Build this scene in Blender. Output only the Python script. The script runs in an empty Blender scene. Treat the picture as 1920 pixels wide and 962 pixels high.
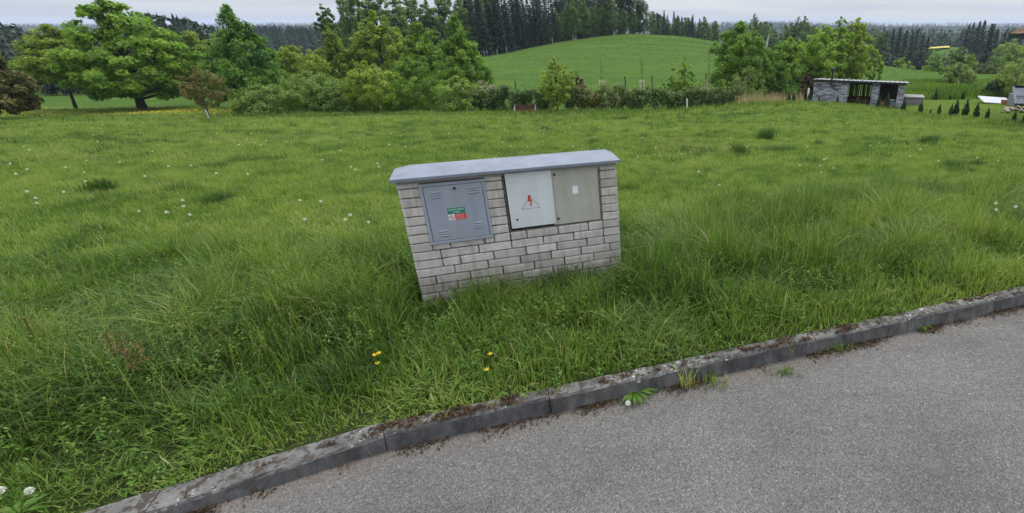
import bpy, math, random
import numpy as np
from math import radians as RAD, sin, cos, pi

sc = bpy.context.scene
COL = sc.collection
random.seed(7)
RNG = np.random.default_rng(11)

# ------------------------------------------------------------------ camera maths
PITCH = RAD(24.29)
CP, SP = cos(PITCH), sin(PITCH)
FPX, PX0, PY0, CAMH = 966.0, 1282.0, 481.0, 2.5


def depth_of(y, z):
    return y * CP - (z - CAMH) * SP


def x_at(px, y, z):
    return (px - PX0) / FPX * depth_of(y, z)


def z_at(py, y):
    k = (PY0 - py) / FPX
    return CAMH + (k * y * CP - y * SP) / (CP + k * SP)


def project(x, y, z):
    d = y * CP - (z - CAMH) * SP
    return PX0 + FPX * x / d, PY0 - FPX * ((z - CAMH) * CP + y * SP) / d


# ------------------------------------------------------------------ noise and terrain
def vnoise(x, y, scale, seed=0):
    x = np.asarray(x, float) / scale + seed * 17.31
    y = np.asarray(y, float) / scale - seed * 9.17
    xi, yi = np.floor(x), np.floor(y)
    fx, fy = x - xi, y - yi
    fx = fx * fx * (3 - 2 * fx)
    fy = fy * fy * (3 - 2 * fy)

    def h(a, b):
        v = np.sin(a * 127.1 + b * 311.7 + seed * 74.7) * 43758.5453
        return v - np.floor(v)
    return (h(xi, yi) * (1 - fx) + h(xi + 1, yi) * fx) * (1 - fy) + (h(xi, yi + 1) * (1 - fx) + h(xi + 1, yi + 1) * fx) * fy


KX = np.array([-4000, -60, -12, -7, -4.2, -3.26, -2.8, -2.45, -1.91, 0, 3.3, 6, 4000.0])
KY = np.array([-4000 * .36 + 2.0, -19.9, -2.2, -.05, 1.25, 1.80, 2.04, 2.23, 2.51, 3.2, 4.39, 5.36, 5.36 + 3994 * .36])
NX, NY = -.3387, .9409


def kerb_y(x):
    return np.interp(x, KX, KY)


def kerb_s(x, y):
    return (np.asarray(y, float) - kerb_y(np.asarray(x, float) + .12)) * NY


GY = np.array([-5000, 3, 5, 9, 15, 25, 38, 48, 60, 90, 120, 170, 250, 400, 700, 1200, 2000, 2600, 4000.0])
GZ = np.array([.1, .1, .02, -.3, -1.0, -2.15, -3.7, -4.5, -4.8, -4.6, -4.9, -6.0, -9, -14, -19, -15, -7.0, -8, -30.0])


def hgt(x, y):
    x = np.asarray(x, float)
    y = np.asarray(y, float)
    z = np.interp(y, GY, GZ)
    z = z + 1.0 * np.exp(-((x - 8) / 9) ** 2 - ((y - 38) / 5.5) ** 2)
    z = z + 6.0 * np.exp(-((x + 14) / 37) ** 2 - ((y - 190) / 72) ** 2)
    z = z + np.exp(-((y - 86) / 17) ** 2) * np.clip(.9 - .1 * (x - 32), -1.8, 1.0) * np.clip((x - 14) / 12, 0, 1)
    dip = np.clip((y - 84) / 60, 0, 1)
    dip = dip * dip * (3 - 2 * dip) * np.clip((1500 - y) / 900, 0, 1)
    z = z - 8.0 * dip * (1 - np.exp(-((x + 14) / 55) ** 4))
    z = z + np.clip((y - 5) / 20, 0, 1) * (vnoise(x, y, 9, 3) - .5) * .35
    z = z + np.clip((y - 1000) / 800, 0, 1) * (vnoise(x, y, 420, 5) - .5) * 14
    wl = np.clip((x - 14.5) / 4, 0, 1) * np.clip((y - 29) / 4, 0, 1) * np.clip((88 - y) / 16, 0, 1)
    q = np.interp(y, [29, 33, 36, 41, 46, 50, 56, 64, 75, 90], [-2.7, -3.05, -3.2, -3.45, -3.77, -3.95, -3.95, -3.7, -3.7, -4.2])
    z = z * (1 - wl) + (q + (vnoise(x, y, 5, 13) - .5) * .18 * np.clip((y - 50) / 5, .2, 1)) * wl
    z = z + 10.5 * np.exp(-((x - 121) / 34) ** 2 - ((y - 258) / 26) ** 2)
    s = kerb_s(x, y)
    w = np.clip((s - .2) / 2.0, 0, 1)
    near = np.interp(x, [-6, -3.3, -2.3, -1.92, 10], [.025, .03, .07, .10, .11]) + (vnoise(x, y, .5, 8) - .5) * .03
    return near * (1 - w) + z * w


def H1(x, y):
    return float(hgt(np.array([x]), np.array([y]))[0])


def on_ground(px, y):
    z = H1(0, y)
    for _ in range(5):
        x = x_at(px, y, z)
        z = H1(x, y)
    return x, z


# ------------------------------------------------------------------ object helpers
def tag(o, label=None, cat=None, group=None, kind=None):
    for k, v in (('label', label), ('category', cat), ('group', group), ('kind', kind)):
        if v:
            o[k] = v
    return o


def empty(name, loc, label, cat, rz=0, group=None):
    o = bpy.data.objects.new(name, None)
    o.location = loc
    o.rotation_euler = (0, 0, rz)
    o.empty_display_size = .2
    COL.objects.link(o)
    return tag(o, label, cat, group)


def link(name, me, parent=None, loc=None):
    o = bpy.data.objects.new(name, me)
    COL.objects.link(o)
    if parent is not None:
        o.parent = parent
    if loc is not None:
        o.location = loc
    return o


def np_mesh(name, verts, facelists, mat, tint=None, smooth=False):
    """verts (N,3); facelists: list of (M,k) index arrays; tint: per face values in the same order"""
    me = bpy.data.meshes.new(name)
    verts = np.ascontiguousarray(verts, dtype=np.float32)
    me.vertices.add(len(verts))
    me.vertices.foreach_set('co', verts.ravel())
    idx = np.concatenate([f.ravel() for f in facelists]).astype(np.int32)
    tot = np.concatenate([np.full(len(f), f.shape[1]) for f in facelists]).astype(np.int32)
    st = np.concatenate([[0], np.cumsum(tot)[:-1]]).astype(np.int32)
    me.loops.add(len(idx))
    me.loops.foreach_set('vertex_index', idx)
    me.polygons.add(len(tot))
    me.polygons.foreach_set('loop_start', st)
    if smooth:
        me.polygons.foreach_set('use_smooth', np.ones(len(tot), dtype=bool))
    me.update(calc_edges=True)
    if tint is not None:
        a = me.attributes.new('tint', 'FLOAT', 'FACE')
        a.data.foreach_set('value', np.ascontiguousarray(tint, dtype=np.float32))
    me.materials.append(mat)
    return me


class MB:
    """collects shapes and links them as ONE mesh object"""

    def __init__(s):
        s.v, s.f, s.m, s.t = [], [], [], []

    def add(s, vs, fs, mi=0, t=.5):
        b = len(s.v)
        s.v.extend([tuple(map(float, q)) for q in vs])
        for f in fs:
            s.f.append([b + i for i in f])
            s.m.append(mi)
            s.t.append(t)

    def box(s, x0, x1, y0, y1, z0, z1, mi=0, t=.5, jit=0, rz=0, bev=0):
        if bev:
            b = bev
            vs = []
            for z, i in ((z0, b), (z0 + b, 0), (z1 - b, 0), (z1, b)):
                # 8-gon ring per level, chamfered vertical edges
                xa, xb, ya, yb = x0 + i, x1 - i, y0 + i, y1 - i
                vs += [(xa + b, ya, z), (xb - b, ya, z), (xb, ya + b, z), (xb, yb - b, z), (xb - b, yb, z), (xa + b, yb, z), (xa, yb - b, z), (xa, ya + b, z)]
            fs = [tuple(range(7, -1, -1)), tuple(range(24, 32))]
            for l in range(3):
                for k in range(8):
                    fs.append((l * 8 + k, l * 8 + (k + 1) % 8, l * 8 + 8 + (k + 1) % 8, l * 8 + 8 + k))
        else:
            vs = [(x0, y0, z0), (x1, y0, z0), (x1, y1, z0), (x0, y1, z0), (x0, y0, z1), (x1, y0, z1), (x1, y1, z1), (x0, y1, z1)]
            fs = [(3, 2, 1, 0), (4, 5, 6, 7), (0, 1, 5, 4), (1, 2, 6, 5), (2, 3, 7, 6), (3, 0, 4, 7)]
        if jit:
            vs = [tuple(c + random.uniform(-jit, jit) for c in v) for v in vs]
        if rz:
            mx, my = (x0 + x1) / 2, (y0 + y1) / 2
            vs = [(mx + (x - mx) * cos(rz) - (y - my) * sin(rz), my + (x - mx) * sin(rz) + (y - my) * cos(rz), z) for x, y, z in vs]
        s.add(vs, fs, mi, t)

    def tube(s, pts, rad, n=8, mi=0, t=.5, cap=True):
        pts = [np.array(p, float) for p in pts]
        vs, fs = [], []
        for i, p in enumerate(pts):
            d = pts[min(i + 1, len(pts) - 1)] - pts[max(i - 1, 0)]
            d /= np.linalg.norm(d) + 1e-9
            a = np.cross(d, (0, 0, 1.0) if abs(d[2]) < .9 else (1.0, 0, 0))
            a /= np.linalg.norm(a) + 1e-9
            b = np.cross(d, a)
            r = rad[i] if hasattr(rad, '__len__') else rad
            for k in range(n):
                an = 2 * pi * k / n
                vs.append(p + (a * cos(an) + b * sin(an)) * r)
        for i in range(len(pts) - 1):
            for k in range(n):
                fs.append((i * n + k, i * n + (k + 1) % n, (i + 1) * n + (k + 1) % n, (i + 1) * n + k))
        if cap:
            fs.append(tuple(range(n - 1, -1, -1)))
            fs.append(tuple((len(pts) - 1) * n + k for k in range(n)))
        s.add(vs, fs, mi, t)

    def prism(s, poly, y0, y1, mi=0, t=.5):
        """polygon given in (x,z), extruded along y"""
        n = len(poly)
        vs = [(x, y0, z) for x, z in poly] + [(x, y1, z) for x, z in poly]
        fs = [tuple(range(n)), tuple(range(2 * n - 1, n - 1, -1))]
        fs += [((k + 1) % n, k, n + k, n + (k + 1) % n) for k in range(n)]
        s.add(vs, fs, mi, t)

    def build(s, name, mats, parent=None, loc=None, smooth=False):
        me = bpy.data.meshes.new(name)
        me.from_pydata(s.v, [], s.f)
        if not isinstance(mats, (list, tuple)):
            mats = [mats]
        for m in mats:
            me.materials.append(m)
        me.polygons.foreach_set('material_index', s.m)
        if smooth:
            me.polygons.foreach_set('use_smooth', [True] * len(s.f))
        a = me.attributes.new('tint', 'FLOAT', 'FACE')
        a.data.foreach_set('value', s.t)
        me.update()
        return link(name, me, parent, loc)


# ------------------------------------------------------------------ materials
def new_mat(name):
    m = bpy.data.materials.new(name)
    m.use_nodes = True
    nt = m.node_tree
    nt.nodes.clear()
    out = nt.nodes.new('ShaderNodeOutputMaterial')
    return m, nt, out


def N(nt, typ, **kw):
    n = nt.nodes.new(typ)
    for k, v in kw.items():
        if k in n.inputs:
            n.inputs[k].default_value = v
        else:
            setattr(n, k, v)
    return n


def ramp(nt, src, stops):
    r = nt.nodes.new('ShaderNodeValToRGB')
    e = r.color_ramp.elements
    while len(e) < len(stops):
        e.new(.5)
    for el, (p, c) in zip(e, stops):
        el.position = p
        el.color = (*c, 1) if len(c) == 3 else c
    nt.links.new(src, r.inputs[0])
    return r.outputs[0]


def mixc(nt, fac, a, b, typ='MIX'):
    m = nt.nodes.new('ShaderNodeMix')
    m.data_type = 'RGBA'
    m.blend_type = typ
    for sock, v in ((m.inputs[0], fac), (m.inputs[6], a), (m.inputs[7], b)):
        if isinstance(v, (int, float)):
            sock.default_value = v
        elif isinstance(v, tuple):
            sock.default_value = (*v, 1)
        else:
            nt.links.new(v, sock)
    return m.outputs[2]


def noise(nt, scale, detail=4, rough=.55, coord='Object', stretch=None):
    tc = nt.nodes.new('ShaderNodeTexCoord')
    src = tc.outputs[coord]
    if stretch:
        mp = nt.nodes.new('ShaderNodeMapping')
        mp.inputs['Scale'].default_value = stretch
        nt.links.new(src, mp.inputs[0])
        src = mp.outputs[0]
    n = nt.nodes.new('ShaderNodeTexNoise')
    n.inputs['Scale'].default_value = scale
    n.inputs['Detail'].default_value = detail
    n.inputs['Roughness'].default_value = rough
    nt.links.new(src, n.inputs['Vector'])
    return n.outputs['Fac']


def bump(nt, h, strength=.4, dist=.01):
    b = nt.nodes.new('ShaderNodeBump')
    b.inputs['Strength'].default_value = strength
    b.inputs['Distance'].default_value = dist
    nt.links.new(h, b.inputs['Height'])
    return b.outputs[0]


def finish(nt, out, color, rough=.8, spec=.25, metal=0, nrm=None):
    p = nt.nodes.new('ShaderNodeBsdfPrincipled')
    if isinstance(color, tuple):
        p.inputs['Base Color'].default_value = (*color, 1)
    else:
        nt.links.new(color, p.inputs['Base Color'])
    p.inputs['Roughness'].default_value = rough
    p.inputs['Specular IOR Level'].default_value = spec
    p.inputs['Metallic'].default_value = metal
    if nrm is not None:
        nt.links.new(nrm, p.inputs['Normal'])
    nt.links.new(p.outputs[0], out.inputs[0])
    return p


def rough_mat(name, a, b, scale=8, rough=.8, spec=.2, metal=0, bs=.2, bd=.005, stretch=None, c=None):
    """two-tone noisy surface"""
    m, nt, out = new_mat(name)
    n = noise(nt, scale, 6, .6, stretch=stretch)
    stops = [(.3, a), (.7, b)] if c is None else [(.3, a), (.55, b), (.75, c)]
    col = ramp(nt, n, stops)
    finish(nt, out, col, rough, spec, metal, bump(nt, noise(nt, scale * 6, 3, stretch=stretch), bs, bd))
    return m


def worn_mat(name, a, b, rough, spec, streak=.72, warp=.004, flat=False):
    """painted metal or plastic with run-down dirt and slightly wavy surface"""
    m, nt, out = new_mat(name)
    col = ramp(nt, noise(nt, 3, 5, .6), [(.3, a), (.7, b)])
    st = (2, 2, 2) if flat else (9, 9, .7)
    k = ramp(nt, noise(nt, 1.6, 6, .65, stretch=st), [(.40, (1, 1, 1)), (.70, (streak, streak * .985, streak * .96))])
    col = mixc(nt, 1.0, col, k, 'MULTIPLY')
    sp = ramp(nt, noise(nt, 38, 5, .7), [(.66, (0, 0, 0)), (.74, (1, 1, 1))])
    col = mixc(nt, mixc(nt, 1.0, sp, (.55, .55, .55), 'MULTIPLY'), col, (.15, .13, .10))
    finish(nt, out, col, rough, spec, 0, bump(nt, noise(nt, 2.6, 2), .5, warp))
    return m


def leaf_mat(name, dark, mid, light, trans=.3, rough=.55, spec=.25, extra=None):
    """foliage: the tint of each leaf or blade picks its colour; part of the light goes through"""
    m, nt, out = new_mat(name)
    at = N(nt, 'ShaderNodeAttribute', attribute_name='tint')
    stops = [(0, dark), (.5, mid), (1, light)] if extra is None else [(0, dark), (.42, mid), (.84, light), (1, extra)]
    col = ramp(nt, at.outputs['Fac'], stops)
    p = finish(nt, out, col, rough, spec)
    t = nt.nodes.new('ShaderNodeBsdfTranslucent')
    nt.links.new(mixc(nt, 1.0, col, (1.25, 1.35, .75), 'MULTIPLY'), t.inputs[0])
    mx = nt.nodes.new('ShaderNodeMixShader')
    mx.inputs[0].default_value = trans
    nt.links.new(p.outputs[0], mx.inputs[1])
    nt.links.new(t.outputs[0], mx.inputs[2])
    nt.links.new(mx.outputs[0], out.inputs[0])
    return m


M = {}
M['grass'] = leaf_mat('grass_blades', (.026, .066, .012), (.108, .187, .026), (.25, .31, .066), .4, extra=(.34, .29, .14))
M['weed'] = leaf_mat('weed_leaves', (.035, .09, .014), (.085, .17, .02), (.17, .25, .04), .35)
M['maple'] = leaf_mat('maple_leaves', (0.07249, 0.1467, 0.01679), (0.1467, 0.2642, 0.02519), (0.259, 0.3816, 0.04198), .4)
M['dark_green'] = leaf_mat('dark_green_leaves', (0.04142, 0.1053, 0.01539), (0.07941, 0.1786, 0.02309), (0.164, 0.2951, 0.03848), .38)
M['olive'] = leaf_mat('olive_leaves', (0.08629, 0.1389, 0.01746), (0.1726, 0.2447, 0.0262), (0.2825, 0.3554, 0.04657), .4)
M['fresh'] = leaf_mat('fresh_leaves', (0.07925, 0.1598, 0.01679), (0.1651, 0.2833, 0.02798), (0.2972, 0.4068, 0.04897), .4)
M['willow'] = leaf_mat('pale_leaves', (0.1062, 0.1613, 0.0396), (0.177, 0.2419, 0.0594), (0.2832, 0.3494, 0.099), .35)
M['bronze'] = leaf_mat('bronze_leaves', (0.04914, 0.06321, 0.01512), (0.1053, 0.1053, 0.0252), (0.1825, 0.1505, 0.0378), .3)
M['red'] = leaf_mat('red_leaves', (.035, .018, .012), (.07, .03, .02), (.12, .06, .03), .3)
M['shrub'] = leaf_mat('shrub_leaves', (0.06542, 0.1265, 0.02231), (0.1346, 0.2204, 0.03506), (0.243, 0.3341, 0.06057), .36)
M['hedge'] = leaf_mat('hedge_leaves', (0.02175, 0.04944, 0.01456), (0.0522, 0.1011, 0.02184), (0.1196, 0.1911, 0.0364), .2)
M['rusty'] = leaf_mat('rusty_hedge_leaves', (0.04875, 0.0784, 0.0216), (0.0975, 0.1421, 0.0288), (0.195, 0.1838, 0.0504), .25)
M['blossom'] = leaf_mat('blossom', (.22, .16, .13), (.36, .29, .25), (.5, .44, .4), .3)
M['spruce'] = leaf_mat('spruce_needles', (0.0077, 0.0187, 0.011), (0.0154, 0.033, 0.0143), (0.0308, 0.055, 0.0198), .08)
M['pine'] = leaf_mat('pine_needles', (.012, .026, .014), (.022, .042, .018), (.04, .065, .024), .1)
M['hillwood'] = leaf_mat('hill_wood_leaves', (0.038, 0.07986, 0.01694), (0.08142, 0.1482, 0.02662), (0.1493, 0.2253, 0.04356), .36)
M['farwood'] = leaf_mat('far_wood_leaves', (0.0085, 0.01936, 0.01045), (0.0204, 0.03872, 0.0152), (0.051, 0.088, 0.0247), .2)
M['thuja'] = leaf_mat('thuja_leaves', (0.014, 0.039, 0.0117), (0.028, 0.0675, 0.0156), (0.07, 0.1125, 0.026), .15)
M['reed'] = leaf_mat('dry_reeds', (0.2125, 0.1625, 0.084), (0.35, 0.275, 0.144), (0.475, 0.3875, 0.216), .2)
M['yellow'] = leaf_mat('yellow_petals', (.55, .36, .012), (.66, .47, .02), (.7, .56, .06), .2)
M['white_fluff'] = leaf_mat('seed_fluff', (.55, .56, .52), (.64, .65, .61), (.72, .72, .68), .3)
M['sorrel'] = leaf_mat('sorrel_seeds', (.12, .055, .03), (.18, .085, .045), (.24, .14, .07), .2)
M['bark'] = rough_mat('bark', (.035, .028, .02), (.10, .085, .065), 9, .9, .1, bs=.6, bd=.02, stretch=(1, 1, .25))
M['birch_bark'] = rough_mat('birch_bark', (.25, .24, .22), (.55, .54, .50), 4, .8, .1, stretch=(1, 1, 3))
M['moss'] = leaf_mat('moss', (.022, .015, .009), (.055, .036, .021), (.105, .072, .043), .05, .95, .05)
M['zinc'] = worn_mat('painted_sheet_metal', (0.164, 0.1867, 0.2279), (0.205, 0.2283, 0.2709), .5, .3, 0.62, flat=True)
M['door_grey'] = worn_mat('grey_door_paint', (0.2438, 0.2687, 0.3125), (0.2812, 0.3063, 0.35), .5, .3, .92)
M['door_white'] = worn_mat('white_grey_plastic', (0.4928, 0.5203, 0.5203), (0.579, 0.605, 0.605), .5, .3, .93)
M['door_beige'] = worn_mat('beige_panel', (0.3172, 0.3125, 0.26), (0.405, 0.399, 0.338), .5, .3, .88)
M['dark_metal'] = rough_mat('dark_metal', (.012, .012, .014), (.03, .03, .032), 12, .5, .4)
M['black'] = rough_mat('black_gap', (.008, .008, .008), (.016, .015, .014), 8, .8, .1)
M['sign_green'] = rough_mat('sign_green', (.02, .17, .12), (.03, .21, .15), 20, .45, .3)
M['sign_red'] = rough_mat('sign_red', (.50, .055, .055), (.58, .08, .075), 20, .45, .3)
M['sign_white'] = rough_mat('sign_white', (.68, .68, .68), (.75, .75, .75), 20, .5, .3)
M['sign_pink'] = rough_mat('faded_print', (.62, .30, .29), (.68, .36, .35), 20, .5, .3)
M['bolt_red'] = rough_mat('bolt_red', (.42, .03, .015), (.5, .05, .02), 20, .5, .3)
M['paper'] = rough_mat('paper', (.60, .62, .62), (.70, .72, .72), 15, .7, .2)
M['outline'] = rough_mat('embossed_line', (.16, .16, .16), (.22, .22, .22), 20, .6, .2)
M['wood_pale'] = rough_mat('pale_stake_wood', (.45, .38, .26), (.62, .54, .40), 6, .8, .15, stretch=(4, 4, .6))
M['wood_brown'] = rough_mat('brown_boards', (.055, .025, .014), (.12, .055, .03), 5, .7, .2, stretch=(.6, 6, 6))
M['wood_grey'] = rough_mat('weathered_boards', (.17, .165, .15), (.30, .29, .27), 5, .85, .1, stretch=(.5, 5, 5))
M['post'] = rough_mat('dark_post_wood', (.03, .028, .024), (.08, .07, .06), 7, .9, .1)
M['white_paint'] = rough_mat('white_paint', (.55, .56, .56), (.72, .73, .73), 6, .6, .25)
M['sheet_white'] = rough_mat('pale_sheet', (.30, .32, .345), (.40, .42, .44), 2, .5, .3)
M['orange_wood'] = rough_mat('orange_boards', (.25, .115, .05), (.42, .22, .11), 6, .8, .15, stretch=(.6, 5, 5))
M['slate_tile'] = rough_mat('grey_glazed_tile', (.10, .11, .135), (.17, .185, .215), 4, .4, .4)
M['rock'] = rough_mat('tan_rock', (.17, .13, .09), (.32, .27, .21), 5, .9, .1, c=(.42, .38, .33), bs=.5, bd=.03)
M['render_wall'] = rough_mat('house_render', (.5, .48, .42), (.58, .56, .5), 4, .9, .1)
M['house_tile'] = rough_mat('mossy_orange_tile', (.09, .05, .03), (.17, .095, .05), 5, .8, .15, c=(.17, .15, .045), bs=.4, bd=.02)
M['galv'] = rough_mat('galvanised_roof', (0.1944, 0.2016, 0.2088), (0.2592, 0.2664, 0.2736), 3, .4, .5, .2)
M['block'] = rough_mat('grey_block', (.16, .16, .165), (.27, .27, .275), 6, .9, .1, bs=.4)
M['concrete'] = rough_mat('pale_concrete', (.33, .32, .30), (.45, .44, .42), 4, .9, .1)


def mat_brick():
    m, nt, out = new_mat('pale_sand_lime_brick')
    at = N(nt, 'ShaderNodeAttribute', attribute_name='tint')
    base = ramp(nt, at.outputs['Fac'], [(0, (.33, .30, .275)), (.35, (.455, .425, .385)), (.7, (.53, .497, .452)), (1, (.59, .555, .505))])
    n1 = noise(nt, 9, 6, .65)
    col = mixc(nt, ramp(nt, n1, [(.4, (0, 0, 0)), (.75, (1, 1, 1))]), base, (.215, .19, .175), 'MIX')
    mm = mixc(nt, .45, base, col)
    n2 = noise(nt, 90, 3, .6)
    sp = ramp(nt, n2, [(.62, (0, 0, 0)), (.70, (1, 1, 1))])
    col2 = mixc(nt, sp, mm, (.13, .12, .11))
    col3 = mixc(nt, .35, mm, col2)
    tc = nt.nodes.new('ShaderNodeTexCoord')
    sp_ = nt.nodes.new('ShaderNodeSeparateXYZ')
    nt.links.new(tc.outputs['Object'], sp_.inputs[0])
    soilz = ramp(nt, sp_.outputs[2], [(.08, (1, 1, 1)), (.42, (0, 0, 0))])          # rain splash from the ground
    sf = mixc(nt, 1.0, soilz, ramp(nt, noise(nt, 11, 6, .7), [(.32, (0, 0, 0)), (.62, (1, 1, 1))]), 'MULTIPLY')
    col3 = mixc(nt, sf, col3, (.17, .145, .11))
    run = ramp(nt, noise(nt, 7, 5, .6, stretch=(2.4, 2.4, .35)), [(.50, (1, 1, 1)), (.68, (.68, .66, .64))])
    col3 = mixc(nt, 1.0, col3, run, 'MULTIPLY')
    n3 = noise(nt, 45, 6, .7)
    finish(nt, out, col3, .92, .1, 0, bump(nt, n3, 1.0, .010))
    return m


def mat_asphalt():
    m, nt, out = new_mat('asphalt')
    tc = nt.nodes.new('ShaderNodeTexCoord')
    v = nt.nodes.new('ShaderNodeTexVoronoi')
    v.inputs['Scale'].default_value = 105
    nt.links.new(tc.outputs['Object'], v.inputs['Vector'])
    bw = N(nt, 'ShaderNodeRGBToBW')
    nt.links.new(v.outputs['Color'], bw.inputs[0])
    chip = ramp(nt, bw.outputs[0], [(.15, (.04, .04, .04)), (.5, (.08, .079, .076)), (.80, (.13, .126, .118)), (.96, (.25, .24, .225))])
    v2 = nt.nodes.new('ShaderNodeTexVoronoi')
    v2.inputs['Scale'].default_value = 190
    nt.links.new(tc.outputs['Object'], v2.inputs['Vector'])
    bw2 = N(nt, 'ShaderNodeRGBToBW')
    nt.links.new(v2.outputs['Color'], bw2.inputs[0])
    fine = ramp(nt, bw2.outputs[0], [(.2, (.045, .045, .045)), (.8, (.17, .167, .16))])
    col = mixc(nt, .45, chip, fine)
    big = ramp(nt, noise(nt, .7, 5, .6), [(.3, (.92, .91, .89)), (.7, (1.36, 1.33, 1.27))])
    col = mixc(nt, 1.0, col, big, 'MULTIPLY')
    st = ramp(nt, noise(nt, 2.2, 6, .65, stretch=(.5, 1.6, 1)), [(.36, (.89, .88, .87)), (.5, (1, 1, 1))])
    col = mixc(nt, 1.0, col, st, 'MULTIPLY')
    dirt = N(nt, 'ShaderNodeAttribute', attribute_name='dirt')
    dn = mixc(nt, 1.0, dirt.outputs['Fac'], ramp(nt, noise(nt, 16, 6, .7), [(.35, (.15, .15, .15)), (.55, (1, 1, 1))]), 'MULTIPLY')
    col = mixc(nt, dn, col, ramp(nt, noise(nt, 70, 4, .6), [(.35, (.075, .055, .04)), (.65, (.20, .165, .13))]))
    finish(nt, out, col, .85, .25, 0, bump(nt, v.outputs['Distance'], .55, .012))
    return m


def mat_kerb():
    m, nt, out = new_mat('old_kerb_concrete')
    at = N(nt, 'ShaderNodeAttribute', attribute_name='tint')
    base = ramp(nt, at.outputs['Fac'], [(0, (.10, .099, .098)), (1, (.14, .137, .131))])
    st = ramp(nt, noise(nt, 5, 6, .7), [(.35, (.35, .34, .33)), (.6, (1, 1, 1))])
    col = mixc(nt, .75, base, mixc(nt, 1.0, base, st, 'MULTIPLY'))
    pale = ramp(nt, noise(nt, 26, 5, .65), [(.60, (0, 0, 0)), (.66, (1, 1, 1))])
    zone = ramp(nt, noise(nt, 3.1, 3, .5), [(.48, (0, 0, 0)), (.6, (1, 1, 1))])
    geo = nt.nodes.new('ShaderNodeNewGeometry')
    sep = nt.nodes.new('ShaderNodeSeparateXYZ')
    nt.links.new(geo.outputs['Normal'], sep.inputs[0])
    top = ramp(nt, sep.outputs[2], [(.45, (0, 0, 0)), (.8, (1, 1, 1))])
    f = mixc(nt, 1.0, mixc(nt, 1.0, pale, zone, 'MULTIPLY'), top, 'MULTIPLY')
    col = mixc(nt, f, col, (.42, .42, .42))
    fs_ = ramp(nt, noise(nt, 7, 5, .65, stretch=(2.2, 2.2, .5)), [(.36, (.62, .61, .60)), (.64, (1.06, 1.06, 1.05))])
    col = mixc(nt, 1.0, col, mixc(nt, top, fs_, (1.25, 1.25, 1.22)), 'MULTIPLY')  # streak stains on the front; upper faces lightened in colour as skylight would
    # lichen growing on the upper face, dark
    lm = ramp(nt, noise(nt, 19, 6, .7), [(.49, (0, 0, 0)), (.55, (1, 1, 1))])
    col = mixc(nt, mixc(nt, 1.0, lm, top, 'MULTIPLY'), col, (.055, .045, .036))
    finish(nt, out, col, .9, .15, 0, bump(nt, noise(nt, 60, 5, .7), .6, .008))
    return m


def mat_ground():
    m, nt, out = new_mat('meadow_ground')
    a = noise(nt, .35, 6, .6)
    b = noise(nt, 6, 5, .65)
    soil = N(nt, 'ShaderNodeAttribute', attribute_name='soil')
    streak = noise(nt, .9, 5, .6, stretch=(.12, 1, 1))
    c1 = ramp(nt, a, [(.3, (.050, .102, .017)), (.55, (.066, .126, .021)), (.75, (.09, .148, .028))])
    c2 = ramp(nt, b, [(.3, (.6, .62, .55)), (.7, (1.15, 1.12, 1.1))])
    st2 = noise(nt, .16, 4, .6, stretch=(.10, 1, 1))
    c4 = ramp(nt, st2, [(.35, (.90, .92, .89)), (.65, (1.06, 1.04, 1.05))])
    c3 = ramp(nt, streak, [(.3, (.84, .86, .8)), (.7, (1.1, 1.08, 1.1))])
    col = mixc(nt, 1.0, c1, c2, 'MULTIPLY')
    col = mixc(nt, 1.0, col, c3, 'MULTIPLY')
    col = mixc(nt, 1.0, col, c4, 'MULTIPLY')
    col = mixc(nt, soil.outputs['Fac'], col, ramp(nt, noise(nt, 14, 5, .65), [(.3, (.016, .022, .007)), (.7, (.04, .055, .015))]))
    finish(nt, out, col, .95, .05, 0, bump(nt, b, .6, .15))
    return m


def mat_soil():
    return rough_mat('verge_soil', (.02, .03, .01), (.04, .06, .018), 9, .95, .05, bs=.5, bd=.02)


def mat_stone():
    m, nt, out = new_mat('split_slate_cladding')
    tc = nt.nodes.new('ShaderNodeTexCoord')
    mp = nt.nodes.new('ShaderNodeMapping')
    mp.inputs['Rotation'].default_value = (RAD(90), 0, 0)
    nt.links.new(tc.outputs['Object'], mp.inputs[0])
    br = nt.nodes.new('ShaderNodeTexBrick')
    br.inputs['Scale'].default_value = 1
    br.inputs['Brick Width'].default_value = .42
    br.inputs['Row Height'].default_value = .105
    br.inputs['Mortar Size'].default_value = .012
    br.inputs['Mortar Smooth'].default_value = .3
    br.inputs['Color1'].default_value = (.13, .14, .165, 1)
    br.inputs['Color2'].default_value = (.47, .48, .525, 1)
    br.inputs['Mortar'].default_value = (.05, .05, .055, 1)
    nt.links.new(mp.outputs[0], br.inputs['Vector'])
    n = ramp(nt, noise(nt, 9, 5, .6), [(.3, (.65, .65, .67)), (.7, (1.2, 1.2, 1.2))])
    col = mixc(nt, 1.0, br.outputs['Color'], n, 'MULTIPLY')
    bw = N(nt, 'ShaderNodeRGBToBW')
    nt.links.new(br.outputs['Color'], bw.inputs[0])
    finish(nt, out, col, .85, .2, 0, bump(nt, bw.outputs[0], .8, .05))
    return m


M['brick'] = mat_brick()
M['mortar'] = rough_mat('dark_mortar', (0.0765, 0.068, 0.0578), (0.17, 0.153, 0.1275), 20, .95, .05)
M['lintel'] = rough_mat('lintel_render', (0.24, 0.228, 0.198), (0.36, 0.342, 0.3), 6, .9, .1, bs=.3)
M['asphalt'] = mat_asphalt()
M['kerb'] = mat_kerb()
M['ground'] = mat_ground()
M['stone'] = mat_stone()
M['rape'] = rough_mat('rapeseed_bloom', (0.3795, 0.334, 0.0792), (0.4968, 0.4453, 0.1584), .05, .9, .05)
M['distant_path'] = rough_mat('gravel_track', (.26, .25, .24), (.36, .35, .33), 1, .9, .05)

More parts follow.
